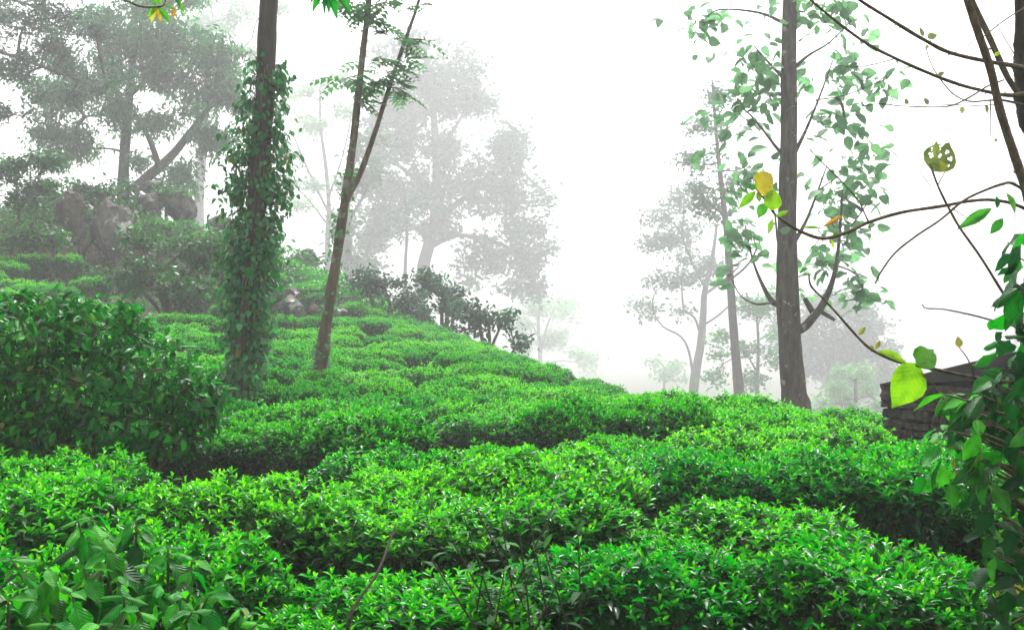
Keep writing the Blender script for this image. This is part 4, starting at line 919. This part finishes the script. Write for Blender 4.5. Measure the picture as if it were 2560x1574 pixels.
YG = (.13, .42, .005); GR = (.03, .26, .02); YE = (.42, .36, .02); OR = (.45, .22, .02); DK = (.012, .12, .03)
LP = lambda mesh, b, tp, d, w_, c, tilt=(0, -1, .25), dz=0.: leaf_px(gt, mesh, b, tp, d, w_, c, tilt, dz)
LP(BL_ROUND[0], (2290, 908), (2242, 1022), 3.28, 112, YG, (.25, -1, -.25), -.02)
LP(BL_ROUND[1], (2290, 912), (2352, 862), 3.26, 66, (.11, .36, .01), (-.3, -1, .1), .03)
LP(BL_SLIM[0], (2192, 878), (2278, 902), 3.28, 26, (.2, .4, .01), (0, -1, .6))
LP(BL_ROUND[0], (2288, 914), (2322, 905), 3.27, 18, DK); LP(BL_SLIM[1], (2305, 918), (2355, 925), 3.27, 18, DK, (0, -.6, 1))
LP(BL_ROUND[1], (1890, 474), (1942, 438), 3.5, 70, YE, (.4, -1, -.1)); LP(BL_ROUND[0], (1927, 526), (1938, 470), 3.5, 48, (.2, .46, .01), (.15, -1, .1))
LP(BL_SLIM[1], (1890, 478), (1848, 516), 3.5, 24, (.12, .36, .01)); LP(BL_ROUND[0], (1912, 508), (1896, 545), 3.5, 28, GR); LP(BL_SLIM[0], (1892, 480), (1902, 505), 3.5, 16, (.2, .3, .03))
LP(BL_ROUND[0], (1888, 474), (1874, 458), 3.5, 14, GR); LP(BL_SLIM[2], (1938, 542), (1972, 526), 3.5, 14, (.16, .4, .02)); LP(BL_SLIM[2], (1932, 546), (1920, 586), 3.5, 15, (.12, .36, .02))
LP(BL_SLIM[2], (2056, 568), (2112, 536), 3.48, 12, OR); LP(BL_SLIM[0], (2052, 570), (2005, 566), 3.48, 8, (.12, .25, .02)); LP(BL_SLIM[0], (2078, 598), (2085, 622), 3.5, 9, (.18, .35, .02)); LP(BL_SLIM[0], (2080, 590), (2098, 578), 3.5, 9, (.1, .2, .02))
LP(HOLEY, (2330, 428), (2376, 352), 3.5, 84, (.14, .2, .04), (-.2, -1, .1)); LP(BL_SLIM[0], (2335, 395), (2345, 350), 3.48, 20, (.18, .26, .05)); LP(BL_SLIM[0], (2360, 432), (2352, 398), 3.47, 18, (.3, .36, .03))
for b, tp, w_, c in [((2308, 92), (2300, 66), 12, (.2, .24, .1)), ((2318, 95), (2345, 85), 20, (.2, .25, .08)), ((2345, 190), (2362, 178), 12, (.2, .22, .1)), ((2268, 262), (2264, 245), 12, (.15, .2, .1)), ((2320, 262), (2312, 243), 14, (.15, .2, .1)), ((2405, 266), (2406, 285), 14, (.2, .25, .1)),
                    ((2465, 262), (2470, 285), 10, (.18, .22, .08)), ((2485, 140), (2505, 128), 10, (.3, .45, .03)), ((2488, 355), (2492, 345), 10, (.2, .25, .05)), ((2320, 112), (2314, 125), 10, (.2, .24, .1))]:
    LP(BL_ROUND[0], b, tp, 3.9, w_, c)
LP(BL_ROUND[0], (2398, 868), (2396, 840), 3.27, 20, (.28, .28, .05)); LP(BL_SLIM[0], (2145, 838), (2166, 816), 3.28, 13, (.28, .34, .03)); LP(BL_SLIM[0], (2188, 872), (2202, 850), 3.28, 12, (.35, .25, .03)); LP(BL_SLIM[0], (2186, 874), (2176, 862), 3.28, 8, (.2, .35, .03))
LP(BL_SLIM[0], (2480, 520), (2398, 568), 3.5, 30, GR); LP(BL_SLIM[2], (2508, 545), (2476, 585), 3.5, 26, GR); LP(BL_SLIM[0], (2515, 482), (2545, 530), 3.5, 18, (.06, .22, .03)); LP(BL_SLIM[0], (2492, 522), (2495, 488), 3.5, 14, DK)

# ---- right-edge shrub with single leaves
rs = thing('edge_shrub', 'dense dark green big-leaved shrub filling the right edge', 'shrub', (P(2640, 1574, 3.3)[0], 3.3, gz(P(2640, 1574, 3.3)[0], 3.3)))
rg = np.random.default_rng(31); tw = MB(); base = np.array(rs.location)
zones = [((2515, 2640), (600, 800), 26), ((2500, 2640), (800, 960), 36), ((2440, 2640), (950, 1110), 62), ((2330, 2450), (1000, 1120), 20), ((2430, 2640), (1110, 1260), 50), ((2290, 2460), (1130, 1240), 20), ((2470, 2640), (1260, 1420), 38), ((2450, 2640), (1420, 1600), 34), ((2400, 2560), (1020, 1200), 14)]
cnt = 0
for (x0, x1), (y0, y1), n in zones:
    for j in range(n):
        px, py = rg.uniform(x0, x1), rg.uniform(y0, y1); dd = rg.uniform(3.0, 3.6)
        b = P(px, py - 25, dd)
        if j % 3 == 0:
            e0 = P(2630 + rg.uniform(-20, 40), min(1600, py + 150), 3.3)
            tw.tube([base + [0, 0, .1], e0, (e0 + b) / 2 + [0, 0, .05], b], [.014, .009, .005, .002], sides=5, sub=3)
        L_ = rg.uniform(.06, .105)
        d = np.array([rg.normal(-.35, .6), rg.normal(-.1, .6), rg.normal(-.6, .5)]); nn = np.array([rg.normal(0, .6), -.35 + rg.normal(0, .6), .9])
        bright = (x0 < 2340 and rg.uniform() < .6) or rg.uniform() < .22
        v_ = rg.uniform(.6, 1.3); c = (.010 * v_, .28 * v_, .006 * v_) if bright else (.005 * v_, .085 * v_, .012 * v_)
        if rg.uniform() < .03: c = (.25, .3, .02)
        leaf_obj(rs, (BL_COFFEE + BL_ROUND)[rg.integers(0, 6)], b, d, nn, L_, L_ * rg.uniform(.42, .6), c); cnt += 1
part('stems', tw, M['twig'], rs)

# ---- ribbed-leaf coffee plant, lower left
cf = thing('ribbed_leaf_plant', 'leafy coffee plant with drooping ribbed leaves at lower left', 'plant', (P(300, 1574, 2.75)[0], 2.75, gz(P(300, 1574, 2.75)[0], 2.75)))
rg = np.random.default_rng(12); tw = MB(); base = np.array(cf.location); cnt = 0
tips = [(195, 1300, 2.85), (340, 1300, 2.95), (260, 1345, 2.7), (420, 1370, 2.9), (480, 1400, 2.8), (120, 1420, 2.6), (300, 1440, 2.6), (400, 1460, 2.65), (560, 1450, 2.75), (180, 1480, 2.5), (350, 1530, 2.5), (480, 1530, 2.55), (600, 1520, 2.7), (30, 1400, 2.7), (20, 1500, 2.5), (250, 1560, 2.45), (130, 1560, 2.45), (560, 1580, 2.55), (400, 1600, 2.45), (230, 1290, 3.0), (290, 1390, 2.75), (370, 1410, 2.8), (520, 1490, 2.65), (70, 1470, 2.55), (210, 1420, 2.65), (450, 1480, 2.6), (310, 1490, 2.55), (640, 1560, 2.65)]
for tx, ty, td in tips:
    e = P(tx, ty, td); m_ = (base + e) / 2 + rg.normal(0, .05, 3); st_pts = [base + [0, 0, .1], m_, e * .75 + m_ * .25 + [0, 0, .03], e]
    c = tw.tube(st_pts, [.009, .006, .004, .002], sides=6, sub=5)
    for lvl, fk in enumerate([1.0, .92, .84, .74, .62]):
        p = c[int((len(c) - 1) * fk)]; a0 = rg.uniform(0, 3.14) + lvl * 1.57
        for s in (0, math.pi):
            a = a0 + s + rg.normal(0, .25); L_ = rg.uniform(.062, .105) * (.7 if lvl == 0 else 1)
            dr = rg.uniform(-1.1, -.25) if lvl else rg.uniform(-.4, .35)
            d = np.array([math.cos(a), math.sin(a), dr]); nn = np.array([math.cos(a) * .5, math.sin(a) * .5 - .3, .9])
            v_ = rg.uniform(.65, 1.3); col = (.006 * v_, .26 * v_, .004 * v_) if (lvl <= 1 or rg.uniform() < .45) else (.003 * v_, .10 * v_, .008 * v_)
            if rg.uniform() < .04: col = (.12, .24, .08)
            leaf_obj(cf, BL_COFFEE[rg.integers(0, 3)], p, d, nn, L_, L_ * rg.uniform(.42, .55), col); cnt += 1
part('stems', tw, M['twig'], cf)

# ---- tall tea shoots standing above the bushes in the middle
ts = thing('tall_tea_shoots', 'tall dark tea shoots standing above the bushes at lower centre', 'plant', (P(1290, 1500, 3.5)[0], 3.5, gz(P(1290, 1500, 3.5)[0], 3.5)))
tw = MB(); base = np.array(ts.location); rg = np.random.default_rng(44)
for tx, ty, td in [(1192, 1272, 3.6), (1160, 1290, 3.5), (1255, 1300, 3.5), (1320, 1275, 3.65), (1370, 1300, 3.6), (1385, 1255, 3.7), (1445, 1330, 3.5), (1300, 1340, 3.4), (1220, 1360, 3.4), (1130, 1350, 3.4), (1360, 1370, 3.4), (1080, 1400, 3.3), (1260, 1430, 3.3), (1400, 1440, 3.35)]:
    e = P(tx, ty, td); b = base + rg.normal(0, .12, 3) * [1, 1, 0] + [0, 0, .2]
    c = tw.tube([b, (b + e) / 2 + rg.normal(0, .03, 3), e], [.006, .004, .002], sides=5, sub=6)
    for j in range(7):
        p = c[int((len(c) - 1) * (1 - j * .055))]; a = j * 2.4 + rg.uniform(0, 1); el = [1.1, .7, .4, .2, .1, 0, -.1][j]
        L_ = rg.uniform(.035, .07); v_ = rg.uniform(.4, 1.0)
        leaf_obj(ts, BL_SLIM[rg.integers(0, 3)], p, np.array([math.cos(a), math.sin(a), el]), np.array([-math.cos(a) * el, -math.sin(a) * el, 1.]), L_, L_ * .42, (.010 * v_, .15 * v_, .012 * v_) if j > 2 else (.015 * v_, .24 * v_, .012 * v_))
part('stems', tw, M['teastem'], ts)
stick = MB(); p0, p1 = P(870, 1560, 3.1), P(990, 1308, 3.75)
stick.tube([p0 - [0, 0, .3], p0, p0 * .55 + p1 * .45 + [.02, 0, .01], p1], [.006, .0055, .0045, .003], sides=7, sub=5, rough=.2)
tag(link('dead_stick', stick.mesh('dead_stick'), M['darktwig']), 'bare brown stick leaning up out of the tea at lower centre', 'stick')

# ---- twigs hanging in from above the frame
def sprig(label, path, d, leaves):
    root = thing('hanging_twig', label, 'twig', P(path[0][0], path[0][1], d))
    b = MB(); b.tube([P(p[0], p[1], d) for p in path], [p[2] / F * d / 2 for p in path], sides=6, sub=5, rough=.08); part('twig_stem', b, M['twig'], root)
    for bs, tp, w_, c in leaves: leaf_px(root, BL_SLIM[0], bs, tp, d, w_, c, (.1, -1, .3))
sprig('thin twig with green and yellow leaves hanging at the top left', [(150, -420, 9), (230, -160, 7), (300, -15, 5), (325, 5, 5), (355, 17, 5), (400, 17, 4), (413, 5, 3), (413, -40, 3)], 3.6,
      [((390, 18), (375, 57), 14, (.3, .36, .02)), ((392, 18), (402, 56), 12, (.4, .3, .02)), ((396, 18), (424, 53), 16, (.08, .38, .01)), ((400, 15), (362, 45), 14, (.06, .34, .01)), ((438, 20), (430, 46), 14, (.4, .22, .03)), ((446, 5), (460, 28), 14, (.05, .25, .02)),
       ((405, 10), (440, 22), 8, (.1, .28, .02)), ((395, 12), (375, -12), 16, (.06, .4, .01)), ((402, 10), (392, -20), 16, (.08, .42, .01)), ((438, -5), (452, 10), 12, (.05, .2, .02)), ((385, 15), (365, 22), 10, (.06, .35, .01))])
sprig('cluster of pointed green leaves hanging at the top edge', [(700, -420, 9), (770, -180, 7), (815, -40, 5)], 3.4,
      [((815, -40), (776, 28), 20, (.01, .2, .03)), ((815, -40), (809, 36), 12, (.008, .1, .03)), ((818, -42), (822, 34), 16, (.01, .16, .03)), ((820, -40), (844, 46), 22, (.01, .22, .03)), ((825, -40), (880, 30), 22, (.02, .2, .03)), ((815, -40), (768, 8), 12, (.01, .12, .02))])

# ------------------------------------------------------------------ mist
hz = MB(); x0, x1, y0, y1, z0, z1 = -320, 320, -62, 345, -16, 64
hz.raw([(x0, y0, z0), (x1, y0, z0), (x1, y1, z0), (x0, y1, z0), (x0, y0, z1), (x1, y0, z1), (x1, y1, z1), (x0, y1, z1)],
       [0, 3, 2, 1, 4, 5, 6, 7, 0, 1, 5, 4, 1, 2, 6, 5, 2, 3, 7, 6, 3, 0, 4, 7], [4] * 6)
m, t, N, L = mat_new('mist_air')
pv = N('ShaderNodeVolumePrincipled'); pv.inputs['Color'].default_value = (0.97, 0.98, 1.0, 1); pv.inputs['Density'].default_value = HAZE_DENSITY; pv.inputs['Anisotropy'].default_value = 0.35
o = N('ShaderNodeOutputMaterial'); L(pv.outputs[0], o.inputs['Volume'])
tag(link('haze', hz.mesh('haze', False), m), 'white morning mist over the hillside', 'mist', kind='stuff')
